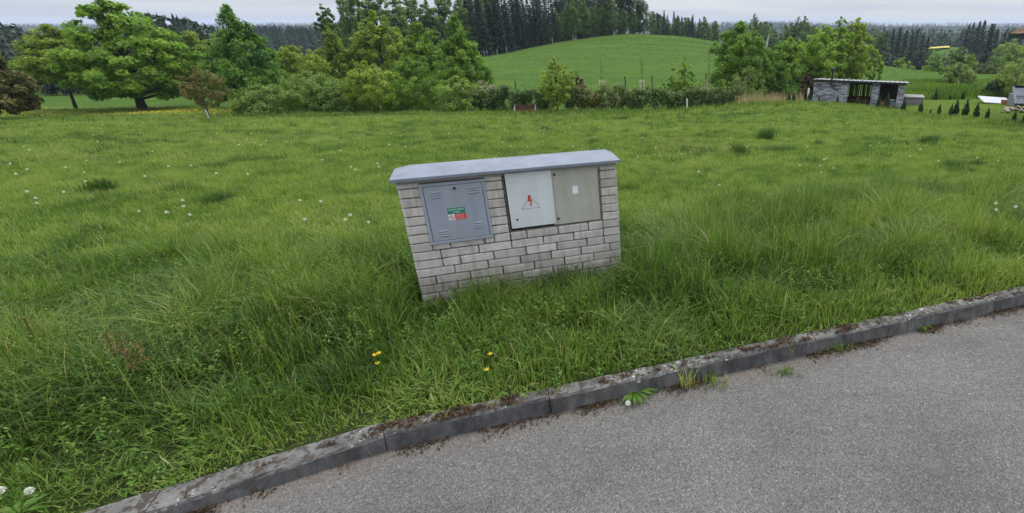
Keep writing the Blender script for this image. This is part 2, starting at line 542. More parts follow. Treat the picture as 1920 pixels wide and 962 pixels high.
# ------------------------------------------------------------------ setting: ground, road, kerb
def axis(dense0, dense1, step, far, growth):
    a = list(np.arange(dense0, dense1 + 1e-6, step))
    d, st = dense1, step
    while d < far:
        st *= growth
        d += st
        a.append(min(d, far))
    d, st = dense0, step
    b = []
    while d > -far:
        st *= growth
        d -= st
        b.append(max(d, -far))
    return np.array(b[::-1] + a)


FAR = 3600.0
ax = axis(-12, 12, .5, FAR, 1.06)
asv = axis(.06, 12, .3, FAR, 1.05)
asv = asv[asv > .05]
asv = np.concatenate([[-FAR, -800, -100, -14, -6, -.03], asv])
A, S = np.meshgrid(ax, asv)
GX = A + NX * S
GYY = kerb_y(A) + NY * S
GZZ = np.where(S > .05, hgt(GX, GYY), np.where(S > -13, -.25, np.where(S > -50, -.05, -3.0)))
gv = np.stack([GX.ravel(), GYY.ravel(), GZZ.ravel()], 1)
nr, nc = A.shape
ii = (np.arange(nr - 1)[:, None] * nc + np.arange(nc - 1)[None]).ravel()
gf = np.stack([ii, ii + 1, ii + nc + 1, ii + nc], 1)
ground = link('ground', np_mesh('ground', gv, [gf], M['ground'], smooth=True))
sa = ground.data.attributes.new('soil', 'FLOAT', 'POINT')
sa.data.foreach_set('value', np.maximum(np.clip(1 - (S.ravel() - 3.4) / 1.5, 0, 1) * (S.ravel() > -.5), np.clip((GYY.ravel() - 420) / 250, 0, 1)).astype(np.float32))
tag(ground, 'green meadow falling away from the street to the valley', kind='structure')

# road surface
rs = np.concatenate([np.linspace(-12.5, -.7, 12), [-.45, -.3, -.22, -.16, -.11, -.07, -.03, .02]])
ra = np.concatenate([np.linspace(-120, -10, 20), np.linspace(-9, 12, 300), np.linspace(14, 140, 20)])
A, S = np.meshgrid(ra, rs)
X, Y = A + NX * S, kerb_y(A) + NY * S
Z = np.where(S > -.31, -.0, .0) + (vnoise(X, Y, 1.7, 4) - .5) * .012
nr, nc = A.shape
ii = (np.arange(nr - 1)[:, None] * nc + np.arange(nc - 1)[None]).ravel()
road = link('road', np_mesh('road', np.stack([X.ravel(), Y.ravel(), Z.ravel()], 1), [np.stack([ii, ii + 1, ii + nc + 1, ii + nc], 1)], M['asphalt'], smooth=True))
da = road.data.attributes.new('dirt', 'FLOAT', 'POINT')
da.data.foreach_set('value', (np.clip(np.exp(np.minimum(S, 0) / .10) * (.25 + 1.1 * vnoise(A, A * 0, .35, 14)), 0, 1) * (S > -.5)).ravel().astype(np.float32))
tag(road, 'worn grey asphalt street along the verge', kind='structure')

# kerb of separate one metre stones
kb = MB()


def kpt(a, s, z):
    return (a + NX * s, float(kerb_y(a)) + NY * s, z)


def kh(a):
    return float(np.interp(a, [-6, -3.3, -2.3, -1.92, -1.9, 10], [.055, .06, .10, .125, .132, .135]))


joints = [-30 + i for i in range(21)] + [-9, -8, -7, -6, -5, -4, -2.93] + [-1.905 + .97 * i for i in range(40)]
for j in range(len(joints) - 1):
    a0, a1 = joints[j] + .0025, joints[j + 1] - .0025
    dz = random.uniform(-.006, .006)
    ds = random.uniform(-.005, .005)
    n = 12
    ring = []
    for i in range(n + 1):
        a = a0 + (a1 - a0) * i / n
        h = kh(a) + dz
        w = float(np.interp(a, [-3.4, -2.6, -1.95, -1.9], [.205, .19, .16, .125]))
        j1 = lambda q: random.uniform(-q, q) * 1.9
        ring.append([kpt(a, -.022 + ds + j1(.003), -.12), kpt(a, -.018 + ds + j1(.004), .0), kpt(a, ds + j1(.003), h - .016 + j1(.003)), kpt(a, .014 + ds, h + j1(.003)),
                     kpt(a, w - .012 + ds, h + j1(.003)), kpt(a, w + ds, h - .012), kpt(a, w + ds, -.12)])
    k = 7
    vs = [q for r in ring for q in r]
    fs = []
    for i in range(n):
        for q in range(k):
            b = (q + 1) % k
            fs.append((i * k + q, (i + 1) * k + q, (i + 1) * k + b, i * k + b))
    fs.append(tuple(range(k)))
    fs.append(tuple(n * k + q for q in range(k - 1, -1, -1)))
    kb.add(vs, fs, 0, random.random())
kerb = kb.build('kerb', M['kerb'])
tag(kerb, 'weathered grey concrete kerb stones between verge and street', kind='structure')


# ------------------------------------------------------------------ blades, leaves, moss as stuff
CAB_A = np.array([-2.4723, 4.2853])
CAB_U = np.array([.93372, .358])
CAB_ROT = math.atan2(CAB_U[1], CAB_U[0])


def cab_uw(x, y):
    dx, dy = x - CAB_A[0], y - CAB_A[1]
    return dx * CAB_U[0] + dy * CAB_U[1], -dx * CAB_U[1] + dy * CAB_U[0]


def blades(x, y, z, h, w, lean, tint, segs=2, rng=RNG):
    """curved grass blades, one strip each"""
    n = len(x)
    az = rng.uniform(0, 2 * pi, n)
    fa = az + pi / 2 + rng.normal(0, .5, n)
    lx, ly = np.cos(az), np.sin(az)
    wx, wy = np.cos(fa) * w / 2, np.sin(fa) * w / 2
    rows = []
    for i in range(segs + 1):
        t = i / (segs + 1)
        off = lean * h * t ** 1.8
        zz = h * (t - .35 * np.clip(lean, 0, 1.2) * t ** 2.5)
        k = 1 - .45 * t
        bx, by = x + lx * off, y + ly * off
        rows.append(np.stack([bx - wx * k, by - wy * k, z + zz], 1))
        rows.append(np.stack([bx + wx * k, by + wy * k, z + zz], 1))
    off = lean * h
    rows.append(np.stack([x + lx * off, y + ly * off, z + h * (1 - .35 * np.clip(lean, 0, 1.2))], 1))
    k = len(rows)
    v = np.stack(rows, 1).reshape(-1, 3)
    b = np.arange(n) * k
    quads = [np.stack([b + 2 * i, b + 2 * i + 1, b + 2 * i + 3, b + 2 * i + 2], 1) for i in range(segs)]
    tri = np.stack([b + 2 * segs, b + 2 * segs + 1, b + k - 1], 1)
    q = np.concatenate(quads) if quads else np.zeros((0, 4), int)
    tt = np.concatenate([np.tile(tint, segs), tint])
    return v, ([q, tri] if segs else [tri]), tt


def in_view(x, y, z, mx=420, my=300):
    d = y * CP - (z - CAMH) * SP
    ok = d > .8
    d = np.where(ok, d, 1)
    px = PX0 + FPX * x / d
    py = PY0 - FPX * ((z - CAMH) * CP + y * SP) / d
    return ok & (px > -mx) & (px < 1920 + mx) & (py > -200) & (py < 962 + my)


def scatter(n, x0, x1, y0, y1):
    x = RNG.uniform(x0, x1, n)
    y = RNG.uniform(y0, y1, n)
    return x, y


def near_field(n):
    x, y = scatter(n, -13, 11, .6, 12)
    s = kerb_s(x, y)
    lim = 3.9 + 1.2 * (vnoise(x, y, 2.2, 21) - .5) + np.clip(-x - 2, 0, 6) * .12
    u, w = cab_uw(x, y)
    wk = np.interp(x, [-3.4, -2.6, -1.95, -1.9], [.205, .19, .16, .125])
    ok = (s > wk - .03 - .10 * vnoise(x, y, .22, 23) ** 2) & (s < lim) & ~((u > -.02) & (u < 1.96) & (w > -.03) & (w < .33))
    x, y, s, lim = x[ok], y[ok], s[ok], lim[ok]
    s = s - wk[ok] + .125
    z = hgt(x, y)
    k = in_view(x, y, z)
    return x[k], y[k], z[k], s[k], lim[k]


# tall unmown verge
x, y, z, s, lim = near_field(760000)
clump = vnoise(x, y, .33, 31)
big = vnoise(x, y, 1.3, 32)
keep = RNG.random(len(x)) < np.clip(.5 + 1.1 * clump + np.clip(.6 - s, 0, 1), 0, 1)
x, y, z, s, lim, clump, big = [q[keep] for q in (x, y, z, s, lim, clump, big)]
hh = np.interp(s, [.1, .3, .9, 1.7, 3.0], [.085, .19, .30, .42, .37]) * (.28 + 1.0 * clump + .35 * big) * RNG.uniform(.45, 1.15, len(x))
hh *= np.interp(lim - s, [0, .9], [.75, 1]) * np.interp(x, [-.6, .3], [1, 1.28])
u, w = cab_uw(x, y)
front = (u > -.15) & (u < 2.1) & (w < .0) & (w > -.9)
hh = np.where(front, hh * np.interp(-w, [0, .55], [.52, .95]) * np.interp(u, [-.1, .5, 1.2], [.8, 1, 1.15]), hh)
lean = np.abs(RNG.normal(.45, .35, len(x))) + np.where(vnoise(x, y, .8, 33) > .70, .4, 0)
tint = np.clip(.06 + .42 * vnoise(x, y, .55, 34) + .26 * big + RNG.normal(0, .17, len(x)) + np.clip(.7 - s, 0, .7) * .3, 0, .84)
tint = np.where(RNG.random(len(x)) < .018, 1.0, tint)
wd = RNG.uniform(.004, .0115, len(x))
vA, fA, tA = blades(x, y, z - .01, hh, wd, lean, tint, 2)
tall = link('tall_grass', np_mesh('tall_grass', vA, fA, M['grass'], tA))
tag(tall, 'tall unmown grass of the verge along the kerb', kind='stuff')
del vA, fA, tA


def leaf_cards(c, nrm, L, W, rng, droop=0.0, fold=.0):
    """diamond leaves: centres c, facing nrm, length L, width W"""
    n = len(c)
    r = rng.normal(0, 1, (n, 3))
    nrm = nrm / (np.linalg.norm(nrm, axis=1, keepdims=True) + 1e-9)
    a = np.cross(nrm, r)
    a /= np.linalg.norm(a, axis=1, keepdims=True) + 1e-9
    a[:, 2] -= droop
    a /= np.linalg.norm(a, axis=1, keepdims=True) + 1e-9
    b = np.cross(nrm, a)
    b /= np.linalg.norm(b, axis=1, keepdims=True) + 1e-9
    L = np.asarray(L)[:, None] if np.ndim(L) else L
    W = np.asarray(W)[:, None] if np.ndim(W) else W
    v = np.stack([c - a * L * .5, c + b * W * .5 - a * L * .08 + nrm * W * fold, c + a * L * .5, c - b * W * .5 - a * L * .08 + nrm * W * fold], 1).reshape(-1, 3)
    i = np.arange(n) * 4
    return v, np.stack([i, i + 1, i + 2, i + 3], 1)


# leafy weeds among the verge grass
x, y, z, s, lim = near_field(34000)
pr = np.interp(s, [.1, .3, 1.2, 2.5, 4], [.55, .95, .8, .4, .25]) * np.clip(vnoise(x, y, .45, 41) * 1.7 - .3, 0, 1)
k = RNG.random(len(x)) < pr
x, y, z, s = x[k], y[k], z[k], s[k]
ph = np.interp(s, [.1, .5, 1.6, 4], [.07, .16, .33, .34]) * RNG.uniform(.5, 1.25, len(x))
u, w = cab_uw(x, y)
ph = np.where((u > -.15) & (u < 2.1) & (w < 0) & (w > -.6), ph * .55, ph)
per = 24
ti = np.tile(np.linspace(.1, 1.0, per), len(x))
X, Y, Zb, P = [np.repeat(q, per) for q in (x, y, z, ph)]
an = RNG.uniform(0, 2 * pi, len(X))
lx = np.repeat(RNG.normal(0, .25, len(x)), per) * P * ti
ly = np.repeat(RNG.normal(0, .25, len(x)), per) * P * ti
rr = RNG.uniform(.008, .034, len(X))
cc = np.stack([X + lx + np.cos(an) * rr, Y + ly + np.sin(an) * rr, Zb + P * ti], 1)
nn = np.stack([np.cos(an) * .6, np.sin(an) * .6, np.full(len(X), .8)], 1) + RNG.normal(0, .3, (len(X), 3))
lv, lf = leaf_cards(cc, nn, RNG.uniform(.018, .042, len(X)), RNG.uniform(.008, .017, len(X)), RNG)
lt = np.clip(np.repeat(RNG.uniform(.15, .75, len(x)), per) + .25 * (ti - .5) + RNG.normal(0, .08, len(X)), 0, 1)
weeds = link('weeds', np_mesh('weeds', lv, [lf], M['weed'], lt))
tag(weeds, 'small leafy weeds growing through the verge grass', kind='stuff')

# feathery seeding grass stalks
x, y, z, s, lim = near_field(24000)
k = (RNG.random(len(x)) < np.clip(vnoise(x, y, 1.1, 51) * 1.6 - .35, 0, 1)) & (s > .8)
x, y, z, s = x[k], y[k], z[k], s[k]
u, w = cab_uw(x, y)
k = ~((u > -.2) & (u < 2.1) & (w < 0) & (w > -1.1))
x, y, z, s = x[k], y[k], z[k], s[k]
h = RNG.uniform(.38, .62, len(x))
v1, f1, t1 = blades(x, y, z, h, np.full(len(x), .003), RNG.uniform(.1, .45, len(x)), RNG.uniform(.6, .95, len(x)), 2)
per = 9
tip = v1.reshape(-1, 7, 3)
q = np.repeat(np.linspace(.0, 1, per)[None], len(x), 0)[..., None]
cc = (tip[:, 4:5] * (1 - q) + tip[:, 6:7] * q).reshape(-1, 3) + RNG.normal(0, .007, (len(x) * per, 3))
v2, f2 = leaf_cards(cc, RNG.normal(0, 1, (len(cc), 3)), .014, .005, RNG, droop=-.8)
t2 = np.clip(RNG.normal(.88, .05, len(cc)), 0, 1)
stalks = link('seeding_grass', np_mesh('seeding_grass', np.concatenate([v1, v2]), [f1[0], f1[1], f2 + len(v1)], M['grass'], np.concatenate([t1, t2])))
tag(stalks, 'thin seeding grass stalks above the verge', kind='stuff')

# meadow beyond the verge
def meadow(n, x0, x1, y0, y1, segs, wr, hr, seed):
    x, y = scatter(n, x0, x1, y0, y1)
    s = kerb_s(x, y)
    lim = 3.6 + 1.2 * (vnoise(x, y, 2.2, 21) - .5) + np.clip(-x - 2, 0, 6) * .12
    z = hgt(x, y)
    ok = (s > lim - .35) & in_view(x, y, z, 420, 100)
    u, w = cab_uw(x, y)
    ok &= ~((u > -.02) & (u < 1.96) & (w > -.03) & (w < .33))
    ok &= ~((x > 15.2) & (y > np.maximum(28, 37.0 - (x - 17.5) * 1.3)) & (y < 60))
    x, y, z, s, lim = x[ok], y[ok], z[ok], s[ok], lim[ok]
    c5 = vnoise(x, y, .13 * (1 + y.mean() / 14), 66)
    c1 = vnoise(x, y, .8, 61)
    c2 = vnoise(x, y, 3.4, 62)
    c3 = vnoise(x, y, .25, 63)
    c4 = vnoise(x * .35, y, 1.6, 65)
    c6 = vnoise(x, y, .42, 67)
    tuft = np.clip((c1 * .45 + c6 * .5 + c2 * .22 - .72) * 5, 0, 1)
    h = hr * (.35 + .5 * c3 + .5 * c5 + .9 * tuft) * RNG.uniform(.5, 1.2, len(x))
    t = np.clip(.54 - .34 * tuft + .16 * (c2 - .5) + .24 * (c4 - .5) + .34 * (c3 - .5) + .42 * (c5 - .5) + RNG.normal(0, .17, len(x)), 0, .84)
    t = np.where(RNG.random(len(x)) < .012 + .22 * np.clip(vnoise(x, y, 2.6, 68) * 2.2 - 1.35, 0, 1), 1.0, t)
    w = RNG.uniform(.6, 1.3, len(x)) * wr
    ln = np.abs(RNG.normal(.55, .4, len(x)))
    return blades(x, y, z - .01, h, w, ln, t, segs)


parts = [meadow(420000, -16, 13, 3.5, 13, 1, .008, .15, 1), meadow(420000, -36, 21, 12, 25, 1, .014, .16, 2), meadow(420000, -66, 31, 24, 46, 0, .03, .19, 3)]
vs, qs, ts_, tq, tt, b = [], [], [], [], [], 0
for v, f, t in parts:
    if len(f) == 2:
        qs.append(f[0] + b)
        ts_.append(f[1] + b)
        tq.append(t[:len(f[0])])
        tt.append(t[len(f[0]):])
    else:
        ts_.append(f[0] + b)
        tt.append(t)
    vs.append(v)
    b += len(v)
mead = link('meadow_grass', np_mesh('meadow_grass', np.concatenate(vs), [np.concatenate(qs), np.concatenate(ts_)], M['grass'], np.concatenate(tq + tt)))
tag(mead, 'shorter bright meadow grass behind the verge', kind='stuff')
del vs, qs, ts_, tq, tt, parts

# dark tall tussocks on the crest in front of the shed and hedges
x, y = scatter(60000, -34, 27, 30, 43)
z = hgt(x, y)
pxx, pyy = PX0 + FPX * x / depth_of(y, z), 0
edge = np.interp(pxx, [400, 700, 1000, 1400, 1650, 1900, 2000], [39, 40, 41, 40, 38.5, 34, 33])
p = np.exp(-((y - edge + 1.2) / 1.6) ** 2) * np.clip(vnoise(x, y, 1.3, 71) * 1.9 - .35, 0, 1)
k = (RNG.random(len(x)) < p) & (pxx > 380) & ~((x > 15.2) & (y > np.maximum(28, 37.0 - (x - 17.5) * 1.3) - .9))
x, y, z = x[k], y[k], z[k]
hh = np.where(pxx[k] > 1460, .30, .42) * RNG.uniform(.4, 1.2, len(x))
tn = np.clip(.22 + .3 * vnoise(x, y, 2.2, 72) + RNG.normal(0, .12, len(x)), 0, .83)
tn = np.where(RNG.random(len(x)) < .10, .95, tn)
v, f, t = blades(x, y, z, hh, RNG.uniform(.02, .04, len(x)), np.abs(RNG.normal(.3, .25, len(x))), tn, 1)
tag(link('rough_grass', np_mesh('rough_grass', v, f, M['grass'], t)), 'taller rough grass along the far edge of the meadow', kind='stuff')

# yellow dandelion bloom under the left trees
x, y = scatter(26000, -75, -22, 37, 56)
z = hgt(x, y)
pxx = PX0 + FPX * x / depth_of(y, z)
p = np.clip(vnoise(x, y * 2.2, 5, 81) * 1.5 - .35, 0, 1) * np.exp(-((y - 41) / 4.2) ** 2)
k = (RNG.random(len(x)) < p) & (pxx < 470)
x, y, z = x[k], y[k], z[k]
v, f = leaf_cards(np.stack([x, y, z + .16], 1), np.stack([RNG.normal(0, .3, len(x)), RNG.normal(-.5, .3, len(x)), np.ones(len(x))], 1), .058, .055, RNG)
tag(link('dandelion_bloom', np_mesh('dandelion_bloom', v, [f], M['yellow'], RNG.random(len(x)))), 'yellow dandelion bloom in the grass under the big trees', kind='stuff')

# brown moss and crumbs along the kerb foot and on the kerb
a = RNG.uniform(-6, 7, 60000)
band = vnoise(a, a * 0, .16, 91) * .6 + vnoise(a, a * 0, .5, 92) * .5
sg = -.02 - np.abs(RNG.normal(0, .055, len(a)))
k = RNG.random(len(a)) < np.clip(band * 1.9 - .85, 0, 1) * np.exp(sg / .07)
a, sg = a[k], sg[k]
x, y = a + NX * sg, kerb_y(a) + NY * sg
c = np.stack([x, y, .006 + np.abs(RNG.normal(0, .006, len(x)))], 1)
a2 = RNG.uniform(-6, 7, 26000)
s2 = RNG.uniform(.012, .11, len(a2))
k = RNG.random(len(a2)) < np.clip((vnoise(a2, s2 * 3, .10, 93) * .7 + vnoise(a2, s2, .7, 94) * .55 - .62) * 3.2, 0, 1)
a2, s2 = a2[k], s2[k]
c2 = np.stack([a2 + NX * s2, kerb_y(a2) + NY * s2, np.array([kh(q) for q in a2]) + .003 + np.abs(RNG.normal(0, .004, len(a2)))], 1)
c = np.concatenate([c, c2])
v, f = leaf_cards(c, np.stack([RNG.normal(0, .5, len(c)), RNG.normal(0, .5, len(c)), np.ones(len(c))], 1), RNG.uniform(.010, .026, len(c)), RNG.uniform(.008, .018, len(c)), RNG)
tag(link('moss', np_mesh('moss', v, [f], M['moss'], RNG.random(len(c)))), 'brown moss crumbs on the kerb and along its foot', kind='stuff')

# pasture tufts of the hill
x, y = scatter(330000, -95, 70, 52, 205)
z = hgt(x, y)
pxx = PX0 + FPX * x / depth_of(y, z)
k = (pxx > 560) & (pxx < 1950) & ~((x > 14) & (y < 66)) & (RNG.random(len(x)) < .35 + .65 * vnoise(x * .3, y, 3.2, 151))
x, y, z = x[k], y[k], z[k]
tn = np.clip(.42 + .28 * (vnoise(x * .10, y, 6.5, 152) - .5) + .25 * (vnoise(x, y, 14, 153) - .5) + RNG.normal(0, .04, len(x)), 0, .84)
v, f, t = blades(x, y, z - .02, RNG.uniform(.06, .16, len(x)), RNG.uniform(.08, .2, len(x)) * (y / 90), np.abs(RNG.normal(.6, .4, len(x))), tn, 0)
tag(link('pasture_grass', np_mesh('pasture_grass', v, f, M['grass'], t)), 'grazed grass of the rounded hill meadow', kind='stuff')

# ------------------------------------------------------------------ utility cabinet
cab = empty('utility_cabinet', (CAB_A[0], CAB_A[1], 0), 'pale brick utility pillar with grey metal doors and sheet cap in the verge grass', 'utility cabinet', CAB_ROT)
body = MB()
LEN, DEP, TOP = 1.938, .30, 1.275
body.box(.02, LEN - .02, .032, DEP - .014, -.3, TOP - .002, 1)
body.box(.002, LEN - .002, .006, .035, 1.236, TOP - .001, 2)
PITCHV, BH, BL = .0855, .0752, .291
rb = random.Random(5)


def brick(u0, u1, w0, w1, v0, v1):
    t = min(1, max(0, rb.gauss(.62, .2)))
    if .2 < v0 < .68 and u0 > .7 and rb.random() < .3:
        t = rb.uniform(.05, .35)
    body.box(u0, u1, w0 + rb.uniform(-.002, .002), w1, v0, v1 + rb.uniform(-.001, .001), 0, t, jit=.0022, bev=.005)


row = -2
while row * PITCHV < 1.2:
    v0 = row * PITCHV
    v1 = v0 + BH
    if v1 > 1.236:
        v1 = 1.234
    spans = [(0, LEN)]
    if v1 > .70:
        spans = [(0, .18), (.705, .868), (1.772, LEN)]
    elif v1 > .60:
        spans = [(0, .18), (.18, .72), (.72, .868), (.868, 1.772), (1.772, LEN)]
    elif v1 > .42:
        spans = [(0, .24), (.24, 1.772), (1.772, LEN)]
    for (a, b) in spans:
        if b - a < .32:
            brick(a, b - (.008 if b < LEN else 0), 0, .034, v0, v1)
            continue
        q = a - (BL / 2 if row % 2 else BL * .93)
        cells = []
        while q < b - .01:
            e = q + BL
            lo, hi = max(q, a), min(e, b if b == LEN else b - .008)
            if hi - lo > .012:
                cells.append([lo, hi])
            q = e + .009
        if len(cells) > 1 and cells[0][1] - cells[0][0] < .07:
            cells[1][0] = cells[0][0]
            cells.pop(0)
        if len(cells) > 1 and cells[-1][1] - cells[-1][0] < .07:
            cells[-2][1] = cells[-1][1]
            cells.pop()
        for lo, hi in cells:
            brick(lo, hi, 0, .034, v0, v1)
    for side in (0, 1):                      # the two ends
        for (w0, w1) in ((.037, .168), (.177, DEP)) if row % 2 else ((.037, .12), (.129, DEP)):
            if side:
                body.box(LEN - .03, LEN, w0, w1, v0, v1, 0, rb.random(), jit=.001)
            else:
                body.box(0, .03, w0, w1, v0, v1, 0, rb.random(), jit=.001)
    q = .032 - (BL / 2 if row % 2 else 0)
    while q < LEN - .06:                     # the back
        lo, hi = max(q, .032), min(q + BL, LEN - .032)
        if hi - lo > .03:
            body.box(lo, hi, DEP - .03, DEP, v0, v1, 0, rb.random(), jit=.001)
        q += BL + .009
    row += 1
body.build('brick_body', [M['brick'], M['mortar'], M['lintel']], cab)
# rough broken ledge under the doors
# cap: folded sheet with hipped ends
cp = MB()
u0, u1, w0, w1 = -.035, LEN + .03, -.06, DEP + .04
vs = [(u0, w0, 1.276), (u1, w0, 1.276), (u1, w1, 1.276), (u0, w1, 1.276), (u0, w0, 1.300), (u1, w0, 1.300), (u1, w1, 1.300), (u0, w1, 1.300)]
vs += [(u0 + .004, w0 + .004, 1.303), (u1 - .004, w0 + .004, 1.303), (u1 - .004, w1 - .004, 1.303), (u0 + .004, w1 - .004, 1.303)]
vs += [(u0 + .13, w0 + .19, 1.335), (u1 - .07, w0 + .19, 1.335), (u1 - .07, w1 - .05, 1.337), (u0 + .13, w1 - .05, 1.337)]
fs = [(3, 2, 1, 0)]
for b in (0, 4, 8):
    for k in range(4):
        fs.append((b + k, b + (k + 1) % 4, b + 4 + (k + 1) % 4, b + 4 + k))
fs.append((12, 13, 14, 15))
cp.add(vs, fs)
cp.build('cap', M['zinc'], cab)

# left door with vents, lock and sign
fr = MB()
a0, a1, b0, b1 = .168, .715, .655, 1.226
for q in ((a0, a1, b0, b0 + .026), (a0, a1, b1 - .026, b1)):
    fr.box(q[0], q[1], -.014, .03, q[2], q[3], bev=.003)
fr.box(a0, a0 + .027, -.0138, .03, b0 + .0262, b1 - .0262, bev=.003)
fr.box(a1 - .027, a1, -.0138, .03, b0 + .0262, b1 - .0262, bev=.003)
fr.build('door_frame', M['door_grey'], cab)
dr = MB()
dr.box(a0 + .031, a1 - .031, -.011, .02, b0 + .030, b1 - .030, bev=.002)
for (uc, vc) in ((.292, 1.118), (.61, 1.13), (.298, .752), (.602, .795)):
    for k in range(3):
        vv = vc + (k - 1) * .022
        for (p0, p1, mi) in ((0, .008, 0), (-.004, -.0002, 1)):
            if mi == 0:                      # pressed louvre: a small hood
                vs = [(uc - .042, -.011, vv), (uc + .042, -.011, vv), (uc + .042, -.011, vv + .010), (uc - .042, -.011, vv + .010), (uc - .038, -.019, vv + .001), (uc + .038, -.019, vv + .001)]
                dr.add(vs, [(0, 1, 5, 4), (4, 5, 2, 3), (0, 4, 3), (1, 2, 5)], 0)
            else:
                dr.box(uc - .038, uc + .038, -.0128, -.0105, vv - .0045, vv - .0006, 1)
vd = dr.build('vented_door', [M['door_grey'], M['black']], cab)
lk = MB()
lk.tube([(.452, -.010, 1.166), (.452, -.018, 1.166)], .012, 14)
lk.build('lock', M['dark_metal'], vd)


def text_faces(body_txt, size, cx, cz, y, width=None):
    cu = bpy.data.curves.new('lettering', 'FONT')
    cu.body = body_txt
    cu.size = size
    cu.align_x = 'CENTER'
    cu.align_y = 'CENTER'
    cu.resolution_u = 3
    ob = bpy.data.objects.new('lettering_source', cu)
    me = bpy.data.meshes.new_from_object(ob)
    vs = [v.co.copy() for v in me.vertices]
    fs = [tuple(p.vertices) for p in me.polygons]
    bpy.data.objects.remove(ob)
    bpy.data.curves.remove(cu)
    bpy.data.meshes.remove(me)
    if width and vs:
        ex = max(v.x for v in vs) - min(v.x for v in vs)
        k = width / ex
    else:
        k = 1
    return [(cx + v.x * k, y, cz + v.y) for v in vs], fs


sg = MB()
s0, s1, t0, t1 = .361, .508, .872, .986
ys = -.0125
sg.box(s0, s1, ys, -.0108, t0 + .056, t1, 0)
sg.box(s0, s0 + .052, ys, -.0108, t0, t0 + .0545, 2)
sg.box(s0 + .053, s1 + .002, ys, -.0108, t0, t0 + .0545, 1)
for txt, cz, wd_ in (('HLAVNÍ UZÁVĚR', t1 - .018, .128), ('PLYNU', t1 - .042, .052)):
    vs, fs = text_faces(txt, .020, (s0 + s1) / 2, cz, ys - .0006, wd_)
    sg.add(vs, fs, 2)
# no smoking symbol
cx, cz = s0 + .026, t0 + .027
ring = []
for r in (.022, .0175):
    ring += [(cx + r * cos(2 * pi * k / 24), ys - .0006, cz + r * sin(2 * pi * k / 24)) for k in range(24)]
sg.add(ring, [(k, (k + 1) % 24, 24 + (k + 1) % 24, 24 + k) for k in range(24)], 4)
sg.add([(cx - .014, ys - .0011, cz + .010), (cx - .010, ys - .0011, cz + .014), (cx + .014, ys - .0011, cz - .010), (cx + .010, ys - .0011, cz - .014)], [(0, 1, 2, 3)], 4)
sg.add([(cx - .012, ys - .0008, cz - .003), (cx + .012, ys - .0008, cz - .003), (cx + .012, ys - .0008, cz + .003), (cx - .012, ys - .0008, cz + .003)], [(0, 1, 2, 3)], 5)
for k, ln_ in enumerate((.070, .078, .060, .072)):   # faded print, unreadable
    zc_ = t0 + .0465 - k * .0125
    xc = s0 + .101
    q = xc - ln_ / 2
    while q < xc + ln_ / 2 - .006:
        e = min(q + random.uniform(.008, .018), xc + ln_ / 2)
        sg.add([(q, ys - .0006, zc_ - .0022), (e, ys - .0006, zc_ - .0022), (e, ys - .0006, zc_ + .0022), (q, ys - .0006, zc_ + .0022)], [(0, 1, 2, 3)], 3)
        q = e + .004
sg.build('warning_sign', [M['sign_green'], M['sign_red'], M['sign_white'], M['sign_pink'], M['bolt_red'], M['black']], vd)

# recessed back panel at right
bp = MB()
bp.box(1.285, 1.752, .012, .030, .694, 1.256, bev=.002)
bp.box(.876, 1.286, .020, .0302, .690, 1.256, 1)  # black backing stands in for shade left of and under the middle door
bpan = bp.build('side_panel', [M['door_beige'], M['black']], cab)
bpan['label'] = 'beige weathered panel'
for (uu, vv) in ((1.336, 1.197), (1.334, .756)):
    k = MB()
    k.tube([(uu, .0125, vv), (uu, .004, vv)], .011, 12)
    k.build('screw', M['dark_metal'], bpan)
k = MB()
k.box(1.493, 1.547, .0108, .0122, .990, 1.067)
k.build('paper_label', M['paper'], bpan)
# recess frame rails, shade of the gap put into their dark colour
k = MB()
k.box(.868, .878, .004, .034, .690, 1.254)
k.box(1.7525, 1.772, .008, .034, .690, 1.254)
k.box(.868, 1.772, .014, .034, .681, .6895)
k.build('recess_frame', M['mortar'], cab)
# middle door
dm = MB()
dm.box(.889, 1.306, -.010, .0185, .714, 1.254, bev=.004)
md = dm.build('meter_door', M['door_white'], cab)
k = MB()
bs_ = [(1.070, 1.028), (1.098, 1.028), (1.088, .985), (1.106, .990), (1.093, .938), (1.100, .940), (1.090, .918), (1.078, .938), (1.085, .939), (1.089, .972), (1.066, .966)]
k.prism(bs_, -.0118, -.0098, 0)
tri = [(1.003, .898), (1.168, .900), (1.0895, 1.022)]
for i in range(3):
    (xa, za), (xb, zb) = tri[i], tri[(i + 1) % 3]
    L = math.hypot(xb - xa, zb - za)
    px_, pz_ = -(zb - za) / L * .0016, (xb - xa) / L * .0016
    k.prism([(xa - px_, za - pz_), (xb - px_, zb - pz_), (xb + px_, zb + pz_), (xa + px_, za + pz_)], -.0113, -.0097, 1)
k.build('lightning_symbol', [M['bolt_red'], M['outline']], md)
k = MB()
k.tube([(.948, -.0096, .802), (.948, -.0125, .802)], .010, 12)
k.build('lock_hole', M['black'], md)
k = MB()
rg = []
for r in (.030, .028):
    rg += [(.955 + r * cos(pi + pi * q / 12), -.0106, 1.18 + r * sin(pi + pi * q / 12)) for q in range(13)]
k.add(rg, [(q, q + 1, 14 + q, 13 + q) for q in range(12)])
k.build('embossed_arc', M['outline'], md)


